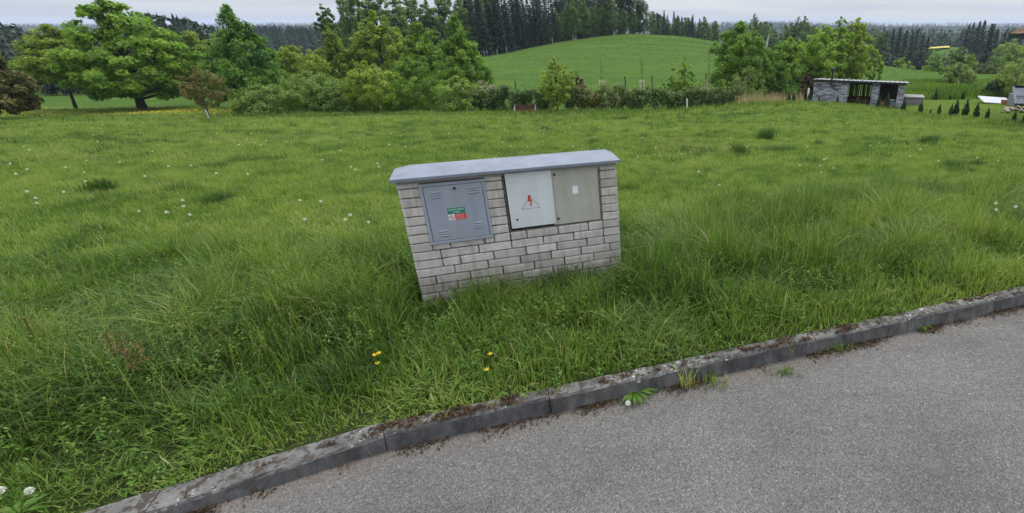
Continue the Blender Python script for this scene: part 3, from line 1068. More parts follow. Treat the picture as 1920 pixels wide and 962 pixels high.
# ------------------------------------------------------------------ trees
PROF = {
    'round': [(0, .45), (.12, .78), (.3, .97), (.48, 1), (.66, .88), (.82, .63), (.93, .36), (1, .08)],
    'spread': [(0, .55), (.1, .88), (.25, 1), (.42, .97), (.6, .8), (.78, .55), (.92, .3), (1, .07)],
    'cone': [(0, .62), (.08, .9), (.2, 1), (.38, .88), (.56, .68), (.74, .45), (.9, .22), (1, .04)],
    'oval': [(0, .35), (.15, .75), (.35, 1), (.6, .92), (.8, .62), (.93, .3), (1, .06)],
    'column': [(0, .6), (.15, .95), (.5, 1), (.8, .75), (.95, .35), (1, .1)],
    'bush': [(0, .85), (.2, 1), (.45, .98), (.7, .8), (.88, .5), (1, .15)],
    'open': [(0, .25), (.2, .7), (.45, 1), (.7, .85), (.9, .45), (1, .12)],
}


def crown_data(rng, Ht, R, cb, prof, n, leaf, nclump, cx=0, cr=.19, squash=.85, depth=1.0, flat=.35, tint0=.5, droop=.15, lob=.16):
    pt, pr = zip(*PROF[prof])
    tt = np.linspace(0, 1, 200)
    w = np.interp(tt, pt, pr) + .05
    t = rng.choice(tt, nclump, p=w / w.sum())
    ang = rng.uniform(0, 2 * pi, nclump)
    ph = rng.uniform(0, 6.28, 3)
    mul = 1 + lob * np.sin(3 * ang + 6 * t + ph[0]) + lob * .7 * np.sin(5 * ang - 11 * t + ph[1])
    rho = np.interp(t, pt, pr) * R * (rng.uniform(.08, 1, nclump) ** .45) * mul * .86
    z0, hc = Ht * cb, Ht * (1 - cb)
    m_ = max(3, nclump // 12)
    t[:m_] = np.linspace(.6, .985, m_)
    rho[:m_] = np.interp(t[:m_], pt, pr) * R * rng.uniform(0, .35, m_)
    C = np.stack([cx + rho * np.cos(ang), rho * np.sin(ang) * depth, z0 + t * hc * .97], 1)
    rad = R * cr * rng.uniform(.6, 1.35, nclump) * np.interp(t, [0, .7, 1], [1, .85, .45])
    m = np.maximum(1, rng.multinomial(n, rad ** 1.6 / (rad ** 1.6).sum()))
    ci = np.repeat(np.arange(nclump), m)
    d = rng.normal(0, 1, (len(ci), 3))
    d /= np.linalg.norm(d, axis=1, keepdims=True) + 1e-9
    d *= (rng.random(len(ci)) ** .45)[:, None]
    c = C[ci] + d * rad[ci][:, None] * np.array([1, 1, squash])
    c[:, 2] = np.maximum(c[:, 2], .06)
    out = c - np.array([cx, 0, z0 + .4 * hc])
    out /= np.linalg.norm(out, axis=1, keepdims=True) + 1e-9
    nr_ = out * .5 + d * .4 + np.array([0, 0, flat]) + rng.normal(0, .45, (len(c), 3))
    sz = leaf * rng.uniform(.6, 1.4, len(c))
    v, f = leaf_cards(c, nr_, sz, sz * .72, rng, droop, .12)
    tint = np.clip(tint0 + rng.normal(0, .17, nclump)[ci] + rng.normal(0, .13, len(ci)), 0, 1)
    return v, f, tint, C, rad


def trunk_mb(rng, Ht, cb, r, C, cx=0, nl=26, lean=0.0, wig=.02, top=.86):
    mb = MB()
    nseg = 7
    pts, rad = [], []
    for i in range(nseg + 1):
        t = i / nseg
        zz = Ht * top * t
        pts.append((lean * (1 - t) * 0 + cx * min(1, t * 1.15) + rng.normal(0, wig) * Ht * .1 * (t > 0), rng.normal(0, wig) * Ht * .1 * (t > 0), zz - (.15 if i == 0 else 0)))
        rad.append(max(.012, r * (1.25 if i == 0 else 1) * (1 - .86 * t)))
    mb.tube(pts, rad, 8)
    P = np.array(pts)
    pick = rng.permutation(len(C))[:nl]
    for k in pick:
        e = C[k]
        zt = max(Ht * cb * .75, e[2] * rng.uniform(.45, .75))
        b = np.array([np.interp(zt, P[:, 2], P[:, 0]), np.interp(zt, P[:, 2], P[:, 1]), zt])
        rr = r * .42 * (1 - .7 * zt / Ht)
        mid = b * .5 + e * .5 + np.array([0, 0, .05 * np.linalg.norm(e - b)])
        mb.tube([b, mid, e], [rr, rr * .6, max(.006, rr * .2)], 5, cap=False)
    return mb


SEED = [100]


def tree(name, label, cat, px, top, width, y, mat, prof='round', cb=.15, leaf=.26, n=6000, clumps=110, cpx=None, r=None, group=None, bark='bark', nl=26, base=None, single=False, **kw):
    SEED[0] += 1
    rng = np.random.default_rng(SEED[0])
    leaf *= .72
    n, clumps = int(n * 3.0), int(clumps * 2.1)
    kw['cr'] = kw.get('cr', .19) * .80
    if prof in ('cone', 'column'):
        kw.setdefault('lob', .07)
    x, z = on_ground(px, y)
    if base is not None:
        z = base
    Ht = max(.4, z_at(top, y) - z)
    zc = depth_of(y, z)
    R = width / 2 * zc / FPX
    zm = z + Ht * (1 + cb) / 2
    if cpx is None:
        x, cx = x_at(px, y, zm), 0
    else:
        cx = x_at(cpx, y, zm) - x
    o = empty(name, (x, y, z), label, cat, 0, group)
    v, f, t, C, rad = crown_data(rng, Ht, R, cb, prof, n, leaf, clumps, cx, **kw)
    r = r or Ht * .018
    trunk_mb(rng, Ht, cb, r, C, cx * .6, nl).build('trunk', M[bark], o, smooth=True)
    link('crown', np_mesh('crown', v, [f], M[mat], t), o)
    return o


def copy_tree(o, loc, rz, s, label=None, group=None):
    c = o.copy()
    COL.objects.link(c)
    c.location, c.rotation_euler = loc, (0, 0, rz)
    c.scale = s if hasattr(s, '__len__') else (s, s, s)
    for ch in list(o.children):
        k = ch.copy()
        COL.objects.link(k)
        k.parent = c
    if label:
        c['label'] = label
    if group:
        c['group'] = group
    return c


# left group
tree('broadleaf_tree', 'brownish bronze tree cut by the photo edge at far left', 'tree', -50, 74, 118, 36, 'bronze', 'spread', .10, .24, 6500, 120, cpx=-24)
tree('broadleaf_tree', 'yellowish green tree with bare leaning trunk beside the big maple', 'tree', 143, 44, 150, 45, 'olive', 'spread', .36, .27, 5200, 95, cpx=112, tint0=.55, squash=.6)
tree('maple_tree', 'biggest spreading bright green maple with short dark trunk', 'tree', 268, -6, 226, 45, 'maple', 'spread', .13, .32, 11500, 150, cpx=232, r=.30, cr=.15, squash=.65, tint0=.55, lob=.12)
tree('conical_tree', 'dense dark green conical tree between the maple and the bushes', 'tree', 446, 2, 152, 46, 'dark_green', 'cone', .07, .24, 10500, 150, cpx=452, tint0=.62, cr=.17)
tree('sapling', 'thin reddish brown sapling with white guard on its trunk', 'sapling', 393, 122, 92, 35, 'bronze', 'open', .22, .14, 1500, 50, cpx=379, r=.045, tint0=.7)
x, z = on_ground(393, 35)
g = MB()
g.tube([(x, 35, z), (x - .01, 35, z + .75)], .062, 10)
tag(g.build('trunk_guard', M['white_paint']), 'white plastic guard wrapped round the thin brown sapling trunk', 'trunk guard')
tree('broadleaf_tree', 'brown tinged green tree showing between maple and conical tree', 'tree', 368, 56, 120, 62, 'olive', 'round', .1, .32, 4500, 90, tint0=.3)
# middle group
tree('broadleaf_tree', 'yellow green bush tree behind the left bushes, lowest of the row', 'tree', 556, 82, 130, 52, 'olive', 'round', .05, .26, 4500, 90, tint0=.55)
tree('flowering_shrub', 'pinkish budding shrub beside the dark conical tree', 'shrub', 515, 92, 60, 51, 'bronze', 'oval', .1, .2, 1500, 40, tint0=.9)
tree('conical_tree', 'olive green conical tree under the lone slender treetop', 'tree', 630, 44, 95, 56, 'olive', 'cone', .08, .24, 6500, 110, tint0=.42, lob=.08)
tree('slender_tree', 'slender ragged treetop standing alone against the sky', 'tree', 618, 5, 46, 80, 'hillwood', 'column', .45, .34, 1300, 34, cpx=611, tint0=.55)
tree('broadleaf_tree', 'tall pale olive tree in the middle of the row', 'tree', 712, 14, 108, 58, 'olive', 'oval', .08, .27, 7000, 120, tint0=.62)
tree('broadleaf_tree', 'mid green tree between the olive tree and the conical tree', 'tree', 792, 36, 92, 57, 'fresh', 'oval', .06, .25, 6000, 110, tint0=.35)
tree('conical_tree', 'green conical tree at the end of the row beside the hill meadow', 'tree', 862, 26, 116, 55, 'maple', 'cone', .06, .25, 7500, 120, tint0=.42)
tree('broadleaf_tree', 'small yellow green tree with visible trunk before the bushes', 'tree', 690, 113, 106, 41, 'olive', 'oval', .20, .2, 3600, 80, r=.07, tint0=.72)
for (lb, px, top, w, y, mt, t0, nn) in (
        ('low rounded bush at the left end of the thicket', 495, 158, 125, 40, 'shrub', .45, 4500),
        ('yellowish spreading bush next to the left end bush', 470, 182, 60, 39.5, 'willow', .15, 1400),
        ('greyish green bush with thin twigs left of the small tree', 585, 134, 135, 44, 'shrub', .6, 5000),
        ('dark dense bush in the shade left of the small tree trunk', 648, 150, 110, 43.5, 'shrub', .3, 3800),
        ('large rounded leafy bush right of the small tree', 772, 107, 132, 45, 'fresh', .22, 7000),
        ('twiggy olive bush between the large bush and the hedge', 862, 140, 92, 43, 'shrub', .62, 3600)):
    tree('bush', lb, 'bush', px, top, w, y, mt, 'bush', .02, .19, nn, 90, tint0=t0, nl=20, r=.05, cr=.2)
tree('flowering_shrub', 'shrub with dry whitish flower heads beside the dark hedge', 'shrub', 905, 150, 80, 44, 'blossom', 'bush', .3, .13, 500, 40, tint0=.3)
tree('bush', 'dark leafy bush under the dry flower heads', 'bush', 910, 160, 72, 43.5, 'shrub', 'bush', .02, .18, 2400, 60, tint0=.35, r=.05)

# hedges
def hedge(name, label, px0, px1, top0, top1, y, mat, n, tint0, thick=1.1, leaf=.15):
    SEED[0] += 1
    rng = np.random.default_rng(SEED[0])
    xm, zm = on_ground((px0 + px1) / 2, y)
    x0, x1 = on_ground(px0, y)[0] - xm, on_ground(px1, y)[0] - xm
    o = empty(name, (xm, y, zm), label, 'hedge')
    nc_ = max(40, int((x1 - x0) * 22))
    cxs = rng.uniform(x0, x1, nc_)
    h0, h1 = z_at(top0, y) - zm, z_at(top1, y) - zm
    hh_ = np.interp(cxs, [x0, x1], [h0, h1]) * (.82 + .22 * vnoise(cxs, cxs * 0, .9, SEED[0]) + .1 * vnoise(cxs, cxs * 0, .3, SEED[0] + 1))
    C = np.stack([cxs, rng.uniform(-thick / 2, thick / 2, nc_), hh_ * rng.uniform(.08, 1, nc_) ** .8], 1)
    rad = rng.uniform(.16, .34, nc_)
    ci = rng.integers(0, nc_, n)
    d = rng.normal(0, .6, (n, 3))
    c = C[ci] + d * rad[ci][:, None]
    gz = hgt(c[:, 0] + xm, c[:, 1] + y) - zm
    c[:, 2] = np.maximum(c[:, 2], gz + .04)
    v, f = leaf_cards(c, d * .6 + np.array([0, -.1, .5]) + rng.normal(0, .4, (n, 3)), leaf * rng.uniform(.6, 1.4, n), leaf * .65 * rng.uniform(.6, 1.3, n), rng, .1, .1)
    t = np.clip(tint0 + rng.normal(0, .16, nc_)[ci] + rng.normal(0, .14, n), 0, 1)
    link('foliage', np_mesh('foliage', v, [f], M[mat], t), o)
    mb = MB()
    for k in range(int((x1 - x0) * 5)):
        xx = rng.uniform(x0, x1)
        hk = np.interp(xx, [x0, x1], [h0, h1]) * rng.uniform(.6, 1)
        mb.tube([(xx, rng.uniform(-.3, .3), -.1), (xx + rng.normal(0, .15), rng.uniform(-.4, .4), hk * .5), (xx + rng.normal(0, .3), rng.uniform(-.5, .5), hk)], [.025, .018, .006], 4, cap=False)
    mb.build('stems', M['bark'], o)
    return o


hedge('hedge', 'dark ivy green stretch of hedge behind the bench', 918, 1040, 166, 172, 42.5, 'hedge', 9000, .5)
hedge('hedge', 'rusty brown tipped stretch of hedge under the stake frames', 1062, 1200, 164, 166, 43, 'rusty', 10500, .58)
hedge('hedge', 'dark green stretch of hedge between rusty hedge and grey twigs', 1190, 1275, 168, 172, 42.6, 'hedge', 6000, .6)
hedge('hedge', 'low brownish end of the hedge by the white post', 1268, 1385, 172, 166, 43.2, 'rusty', 6500, .35)
tree('sapling', 'young yellow green tree beside the bench', 'sapling', 1046, 106, 72, 41.5, 'olive', 'oval', .13, .17, 2600, 70, cpx=1042, r=.05, tint0=.75, lob=.22)
tree('flowering_shrub', 'reddish shrub with pale blossom right of the young tree', 'shrub', 1082, 132, 40, 44, 'red', 'oval', .15, .16, 700, 30, tint0=.9)
tree('flowering_shrub', 'thin white blossoming twigs behind the reddish shrub', 'shrub', 1094, 148, 22, 44.4, 'blossom', 'oval', .4, .11, 160, 20, tint0=.4)
tree('sapling', 'light green loose young tree above the dark hedge', 'sapling', 1284, 104, 60, 46, 'fresh', 'oval', .10, .18, 1700, 55, r=.05, tint0=.55, lob=.25)
tree('bush', 'small dark bush left of the loose young tree', 'bush', 1258, 138, 42, 46.5, 'shrub', 'oval', .05, .17, 1300, 40, tint0=.5, r=.04)
tree('broadleaf_tree', 'largest dark green rounded tree right of the hill meadow', 'tree', 1388, 36, 128, 54, 'maple', 'round', .08, .27, 8500, 120, tint0=.35, cpx=1386, lob=.1)
tree('broadleaf_tree', 'dark lower tree leaning out from the largest rounded tree', 'tree', 1432, 86, 84, 56, 'dark_green', 'round', .12, .24, 3000, 70, tint0=.55)
tree('broadleaf_tree', 'rounded bright green tree left of the stone shed', 'tree', 1478, 66, 98, 58, 'fresh', 'round', .05, .25, 5200, 100, tint0=.45)
tree('broadleaf_tree', 'tall bright green tree behind the left end of the shed', 'tree', 1540, 44, 112, 60, 'fresh', 'round', .06, .26, 5600, 100, tint0=.55)
tree('broadleaf_tree', 'tan olive tree behind the shed flue, airy and upright', 'tree', 1603, 31, 84, 63, 'olive', 'round', .08, .25, 5200, 100, tint0=.78)
tree('broadleaf_tree', 'greener half of the tree pair above the shed roof', 'tree', 1572, 28, 66, 61, 'fresh', 'oval', .12, .25, 2600, 60, tint0=.5)
tree('sapling', 'small bright young tree above the right part of the shed roof', 'sapling', 1641, 90, 38, 58, 'fresh', 'oval', .12, .2, 1600, 45, tint0=.65, r=.06)
tree('flowering_shrub', 'pale budding shrub with bare stems under the largest rounded tree', 'shrub', 1402, 122, 82, 48, 'willow', 'bush', .1, .14, 1900, 60, tint0=.3, r=.04, nl=40)
tree('bush', 'yellowish low bush at the foot of the largest rounded tree', 'bush', 1352, 148, 62, 47, 'fresh', 'bush', .02, .18, 1900, 55, tint0=.35, r=.04)
tree('flowering_shrub', 'pinkish grey twiggy shrub left of the yellowish low bush', 'shrub', 1318, 150, 48, 46.5, 'blossom', 'bush', .1, .12, 420, 40, tint0=.05, r=.03, nl=30)
tree('shrub', 'dark red leaved shrub at the left corner of the shed', 'shrub', 1514, 128, 36, 52, 'red', 'oval', .1, .16, 1500, 45, tint0=.35, r=.05)
tree('bush', 'shady green bushes behind the red shrub and shed wall', 'bush', 1470, 140, 140, 57, 'dark_green', 'bush', .02, .22, 2600, 60, tint0=.25, r=.04)

# dry reeds
x, y = scatter(5200, 3, 14, 42, 46.5)
z = hgt(x, y)
pxx = PX0 + FPX * x / depth_of(y, z)
k = (pxx > 1372) & (pxx < 1505) & (RNG.random(len(x)) < np.clip(vnoise(x, y, 1.6, 101) * 1.8 - .4, 0, 1))
x, y, z = x[k], y[k], z[k]
v, f, t = blades(x, y, z, RNG.uniform(.6, 1.5, len(x)), RNG.uniform(.02, .045, len(x)), np.abs(RNG.normal(.12, .12, len(x))), RNG.random(len(x)), 1)
tag(link('dry_reeds', np_mesh('dry_reeds', v, f, M['reed'], t)), 'dry tan reeds between hedge and shed', kind='stuff')

# rough green bank beyond the lawn
x, y = scatter(42000, 14, 42, 46, 66)
z = hgt(x, y)
pxx = PX0 + FPX * x / depth_of(y, z)
k = (pxx > 1690) & (pxx < 1990) & (y > 49.8) & (RNG.random(len(x)) < np.clip(vnoise(x, y, 2.0, 111) * 1.6 - .1, 0, 1))
x, y, z = x[k], y[k], z[k]
h = RNG.uniform(.4, 1.0, len(x))
h = np.where(y > 58, h * .5, h)
tn = np.clip(.15 + .4 * vnoise(x, y, 3, 112) + RNG.normal(0, .12, len(x)), 0, .84)
v, f, t = blades(x, y, z, h, RNG.uniform(.04, .09, len(x)), np.abs(RNG.normal(.3, .3, len(x))), tn, 1)
tag(link('rank_weeds', np_mesh('rank_weeds', v, f, M['grass'], t)), 'rank nettles and grass on the bank beyond the mown lawn', kind='stuff')


# ------------------------------------------------------------------ conifers and hill wood
def spruce_mesh(rng, Ht, R, cb=.06, levels=30, per=8, mat='spruce', trunk_r=.16, bare=0.0):
    cs, ns, Ls, Ws, tn = [], [], [], [], []
    for i in range(levels):
        t = i / (levels - 1)
        zz = Ht * (cb + (1 - cb) * t) * .985
        L = R * (1 - t) ** .8 * rng.uniform(.78, 1.12) + .12
        nb = max(4, int(per * (1 - .4 * t)))
        a0 = rng.uniform(0, 6.28)
        for b in range(nb):
            a = a0 + 2 * pi * b / nb + rng.normal(0, .15)
            Lb = L * rng.uniform(.65, 1.12)
            m = max(2, int(Lb / .42))
            tb = rng.normal(.5, .15)
            for q in range(m):
                f = (q + .6) / m
                c = np.array([cos(a) * Lb * f, sin(a) * Lb * f, zz - .34 * Lb * f + .10 * Lb * f * f])
                for side in (-1, 1):
                    cs.append(c + np.array([-sin(a), cos(a), 0]) * side * .12 * (1.2 - f) + np.array([0, 0, rng.uniform(-.2, .05)]))
                    ns.append((cos(a) * .3 - sin(a) * side * .6, sin(a) * .3 + cos(a) * side * .6, .55))
                    Ls.append(.62 * rng.uniform(.7, 1.3))
                    Ws.append(.26 * rng.uniform(.7, 1.3))
                    tn.append(tb + rng.normal(0, .12) + .15 * (f - .5))
    v, f = leaf_cards(np.array(cs), np.array(ns) + rng.normal(0, .25, (len(cs), 3)), np.array(Ls), np.array(Ws), rng, .35, .1)
    return np_mesh('crown', v, [f], M[mat], np.clip(np.array(tn), 0, 1))


def proto(name, label, cat, crown_me, Ht, r, bark='bark', group=None, C=None, rng=None, cb=.1):
    o = empty(name, (0, 0, 0), label, cat, 0, group)
    link('crown', crown_me, o)
    if C is None:
        mb = MB()
        mb.tube([(0, 0, -.4), (.02, 0, Ht * .5), (0, 0, Ht * .97)], [r, r * .6, .02], 7)
    else:
        mb = trunk_mb(rng, Ht, cb, r, C, 0, 18)
    mb.build('trunk', M[bark], o)
    return o


class Kind:
    """first placement moves the prototype itself, later ones copy it"""

    def __init__(s, mk, n, Ht):
        s.mk, s.n, s.Ht, s.pr, s.used = mk, n, Ht, {}, {}

    def place(s, x, y, z, H, rz, label, group, k=None, wide=1.0):
        k = random.randrange(s.n) if k is None else k % s.n
        f = H / s.Ht
        if k not in s.pr:
            o = s.pr[k] = s.mk(k)
            o.location, o.rotation_euler, o.scale = (x, y, z), (0, 0, rz), (f * wide, f * wide, f)
            o['label'], o['group'] = label, group
            return o
        return copy_tree(s.pr[k], (x, y, z), rz, (f * wide, f * wide, f), label, group)


def mk_spruce(k):
    rng = np.random.default_rng(500 + k)
    return proto('spruce_tree', '', 'tree', spruce_mesh(rng, 14, 2.5 + .3 * (k % 3), .07 + .03 * (k % 2), 32, 9), 14, .17)


def mk_hill_leaf(k):
    rng = np.random.default_rng(600 + k)
    v, f, t, C, rad = crown_data(rng, 15, [3.0, 3.6, 2.7, 3.3][k % 4], [.06, .08, .14, .05][k % 4], ['oval', 'bush', 'column', 'oval'][k % 4], 7500, .36, 190, tint0=[.55, .4, .75, .65][k % 4], droop=.5, squash=.9, cr=.2)
    return proto('birch_tree' if k % 4 == 2 else 'broadleaf_tree', '', 'tree', np_mesh('crown', v, [f], M['hillwood'], t), 15, .2, 'birch_bark' if k % 4 == 2 else 'bark', C=C, rng=rng, cb=.15)


def mk_pine(k):
    rng = np.random.default_rng(700 + k)
    v, f, t, C, rad = crown_data(rng, 17, 2.6, .5, 'round', 1900, .42, 45, tint0=.55, squash=.5, cr=.26)
    return proto('pine_tree', '', 'tree', np_mesh('crown', v, [f], M['pine'], t), 17, .2, C=C, rng=rng, cb=.5)


SPR, LEA, PIN = Kind(mk_spruce, 4, 14), Kind(mk_hill_leaf, 4, 15), Kind(mk_pine, 2, 17)
R2 = random.Random(3)


def edge_pt(px):
    """the wood's edge along the top of the hill meadow"""
    y = float(np.interp(px, [640, 780, 900, 1000, 1100, 1180, 1230], [112, 122, 136, 150, 163, 174, 184]))
    x, z = on_ground(px, y)
    return x, y, z


LS = 'dark spruce in the dense stand along the upper edge of the hill meadow'
LB = 'leafy pale green tree of the hill wood right of the dark spruces'
LT = 'tall leafy tree of the hill wood left of the dark spruces'
LP = 'tall pine with bare lower trunk above the hill meadow'
px = 893
while px < 1050:
    x, y, z = edge_pt(px)
    y += R2.uniform(0, 4)
    top = R2.uniform(-18, 8) if px < 1020 else R2.uniform(8, 26)
    SPR.place(x, y, z - .2, z_at(top, y) - z, R2.uniform(0, 6), LS, 'spruces along the hill meadow')
    px += R2.uniform(6, 9)
px = 880
while px < 1150:
    x, y, z = edge_pt(px)
    y += R2.uniform(8, 16)
    x, z = on_ground(px, y)
    SPR.place(x, y, z - .2, z_at(R2.uniform(-38, -8), y) - z, R2.uniform(0, 6), LS, 'spruces along the hill meadow')
    px += R2.uniform(9, 13)
px = 1042
k = 0
while px < 1222:
    x, y, z = edge_pt(px)
    y += R2.uniform(1, 6)
    LEA.place(x, y, z - .2, z_at(R2.uniform(-16, 14), y) - z, R2.uniform(0, 6), LB, 'leafy trees of the hill wood right of the spruces', k, 1.05)
    px += R2.uniform(15, 22)
    k += 1
for px in range(1060, 1215, 26):
    x, y, z = edge_pt(px)
    y += 14 + R2.uniform(0, 6)
    x, z = on_ground(px, y)
    LEA.place(x, y, z - .2, z_at(R2.uniform(-45, -22), y) - z, R2.uniform(0, 6), LB, 'leafy trees of the hill wood right of the spruces', R2.choice((0, 1, 3)), 1.1)
for px, top in ((1142, -26), (1158, -20), (1178, -24), (1196, -12), (1168, -30)):
    x, y, z = edge_pt(px)
    y += 5
    PIN.place(x, y, z - .2, z_at(top, y) - z, R2.uniform(0, 6), LP, 'pines above the hill meadow')
for px, top, dy, w in ((676, -4, 0, .8), (690, -34, 6, 1.1), (728, -38, 8, 1.2), (765, -8, 2, 1.2), (790, -30, 9, 1.2), (820, -6, 3, 1.3), (848, -26, 8, 1.3), (878, -10, 3, 1.1), (902, -32, 10, 1.2), (925, -24, 14, 1.1)):
    x, y, z = edge_pt(px)
    y += dy
    x, z = on_ground(px, y)
    LEA.place(x, y, z - .2, z_at(top, y) - z, R2.uniform(0, 6), LT, 'leafy trees of the hill wood left of the spruces', R2.choice((0, 1, 3)), w)

# mixed wood beyond the hill on the right
LM = 'leafy tree of the mixed wood behind the hill meadow on the right'
LC = 'conifer of the mixed wood behind the hill meadow on the right'
for i in range(110):
    px = R2.uniform(1222, 1345) if i % 3 == 0 else R2.uniform(1222, 1660)
    y = R2.uniform(205, 285)
    x, z = on_ground(px, y)
    top = float(np.interp(px, [1220, 1260, 1330, 1400, 1450, 1500, 1560, 1650], [26, 30, 42, 44, 36, 42, 56, 62])) + R2.uniform(-6, 14)
    H = max(9, z_at(top, y) - z)
    if i % 3 == 0:
        SPR.place(x, y, z - .3, H, R2.uniform(0, 6), LC, 'conifers of the mixed wood', None, 1.1)
    else:
        LEA.place(x, y, z - .3, H, R2.uniform(0, 6), LM, 'leafy trees of the mixed wood', None, 1.25)
for px, top in ((1246, 17), (1264, 19), (1411, 22), (1502, 26), (1489, 28)):
    y = 232
    x, z = on_ground(px, y)
    (SPR if px < 1300 else LEA).place(x, y, z - .3, z_at(top, y) - z, R2.uniform(0, 6), 'taller treetop rising out of the mixed wood behind the hill meadow', 'tall trees of the mixed wood', None, .9)
bt = empty('birch_tree', (*on_ground(1434, 120)[:1], 120, on_ground(1434, 120)[1]), 'leaning bare white birch stem before the mixed wood', 'tree')
hb = z_at(50, 120) - bt.location.z
mb = MB()
mb.tube([(0, 0, 0), (.4, 0, hb * .6), (1.0, 0, hb)], [.2, .17, .06], 7)
mb.build('trunk', M['birch_bark'], bt)
v, f, t, C, rad = crown_data(np.random.default_rng(77), hb * 1.02, 1.5, .55, 'oval', 160, .35, 16, .8, tint0=.6)
link('crown', np_mesh('crown', v, [f], M['hillwood'], t), bt)


# far woods as merged masses
def far_wood(name, label, n, px0, px1, y0, y1, topf, conifer=.6, seed=1, spread=8, minh=8, mat='farwood', leafn=46):
    rng = np.random.default_rng(seed)
    V, Q, T, b = [], [], [], 0
    for i in range(n):
        px, y = rng.uniform(px0, px1), y0 + (y1 - y0) * rng.random() ** .8
        x, z = on_ground(px, y)
        top = float(np.interp(px, *zip(*topf))) + rng.uniform(-.25, 1) * spread * (60 / 60)
        H = float(np.clip(z_at(top, y) - z, minh, 30))
        if rng.random() < conifer:
            nl, R = 10, H * rng.uniform(.17, .25)
            tn0 = rng.normal(.25, .14)
            for l in range(nl):
                t = l / nl
                m = 9
                a = rng.uniform(0, 6.28) + np.arange(m) * 2 * pi / m
                rr = R * (1 - t) ** .85 * rng.uniform(.75, 1.2, m)
                zz = z + H * (.08 + .9 * t)
                p0 = np.tile([x, y, zz + H * .15], (m, 1))
                out = np.stack([x + np.cos(a) * rr, y + np.sin(a) * rr, zz - rr * .45], 1)
                da = .42
                l1 = np.stack([x + np.cos(a - da) * rr * .7, y + np.sin(a - da) * rr * .7, zz + rr * .05], 1)
                l2 = np.stack([x + np.cos(a + da) * rr * .7, y + np.sin(a + da) * rr * .7, zz + rr * .05], 1)
                V.append(np.stack([p0, l1, out, l2], 1).reshape(-1, 3))
                q = b + np.arange(m) * 4
                Q.append(np.stack([q, q + 1, q + 2, q + 3], 1))
                T.append(np.full(m, tn0) + rng.normal(0, .06, m))
                b += 4 * m
        else:
            v, f, t, C, rad = crown_data(rng, H, H * rng.uniform(.26, .42), .05, 'round', leafn * 3, H * .075, 14, tint0=rng.normal(.55, .25), cr=.34)
            V.append(v + np.array([x, y, z]))
            Q.append(f + b)
            T.append(t)
            b += len(v)
    o = link(name, np_mesh(name, np.concatenate(V), [np.concatenate(Q)], M[mat], np.clip(np.concatenate(T), 0, 1)))
    return tag(o, label, kind='stuff')


far_wood('dark_wood', 'dark shaded wood closing the lawn behind the left trees', 420, -330, 480, 57.5, 84, [(-330, 112), (40, 118), (240, 124), (330, 106), (480, 104)], .2, 21, 10, 3, leafn=120)
far_wood('pine_wood', 'dark pine wood on the skyline behind the left trees', 260, -380, 440, 120, 175, [(-380, 20), (0, 26), (40, 24), (62, 44), (110, 62), (255, 60), (285, 34), (330, 25), (400, 32), (440, 52)], .3, 22, 7, 8, mat='pine', leafn=90)
far_wood('spruce_wood', 'dark spruce wood in the valley behind the olive trees', 800, 420, 880, 300, 470, [(420, 64), (480, 50), (560, 50), (640, 54), (760, 50), (880, 60)], .85, 23, 8, 12)
far_wood('valley_wood', 'mixed wood in the valley beyond the lawn on the right', 150, 1640, 2250, 176, 235, [(1640, 84), (1700, 93), (1740, 92.5), (1800, 92), (1860, 84), (1920, 78), (2250, 70)], .08, 24, 14, 4, leafn=90)
far_wood('valley_wood', 'darker mixed wood behind the rounded trees in the valley', 330, 1560, 2300, 285, 370, [(1560, 66), (1640, 66), (1700, 70), (1740, 74), (1780, 78), (1800, 66), (1860, 70), (1920, 64), (2300, 60)], .2, 27, 16, 6, leafn=60)
far_wood('valley_wood', 'darkest conifer wood farther back in the valley', 900, 1480, 2350, 340, 700, [(1480, 54), (1640, 51), (1700, 53), (1760, 56), (1830, 54), (1920, 52), (2350, 50)], .25, 25, 9, 8, leafn=40)
far_wood('ridge_wood', 'bluish wooded ridge along the far horizon', 5200, -500, 2500, 1300, 2150, [(-500, 44), (470, 46), (515, 40), (555, 43), (600, 40), (660, 47), (800, 46), (1480, 38), (1560, 42), (1610, 39), (1680, 45), (1740, 43), (1800, 48), (1860, 46), (1920, 49), (2500, 44)], .06, 26, 4, 12, leafn=22)

# individual trees in the right background
tree('spruce_like_tree' if False else 'broadleaf_tree', 'rounded light green tree left of the tall dark spruce', 'tree', 1750, 97, 46, 150, 'fresh', 'round', .05, .5, 1900, 50, tint0=.25)
tree('broadleaf_tree', 'grey green wide tree between round tree and dark spruce', 'tree', 1795, 86, 62, 165, 'shrub', 'round', .05, .55, 2200, 55, tint0=.4)
tree('broadleaf_tree', 'yellow green rounded treetop before the tall dark spruce', 'tree', 1819, 100, 42, 130, 'fresh', 'round', .05, .45, 1700, 50, tint0=.5)
tree('broadleaf_tree', 'wide soft green tree right of the tall dark spruce', 'tree', 1893, 72, 92, 170, 'shrub', 'round', .05, .6, 3000, 70, tint0=.62)
tree('bush', 'greyish bushes at the left end of the far bank', 'bush', 1690, 108, 46, 110, 'shrub', 'bush', .02, .35, 1300, 40, tint0=.75, r=.06)
tree('willow_bush', 'pale silvery willow standing alone on the bank beyond the lawn', 'bush', 1798, 116, 66, 62, 'willow', 'bush', .03, .2, 3200, 80, tint0=.35, r=.05)
tree('bush', 'dark brownish clipped bush beyond the willow', 'bush', 1856, 116, 62, 92, 'rusty', 'bush', .02, .26, 2400, 60, tint0=.3, r=.05)
tree('bush', 'green bush between the brownish bush and the house corner', 'bush', 1887, 100, 42, 98, 'fresh', 'bush', .02, .3, 1500, 45, tint0=.3, r=.05)
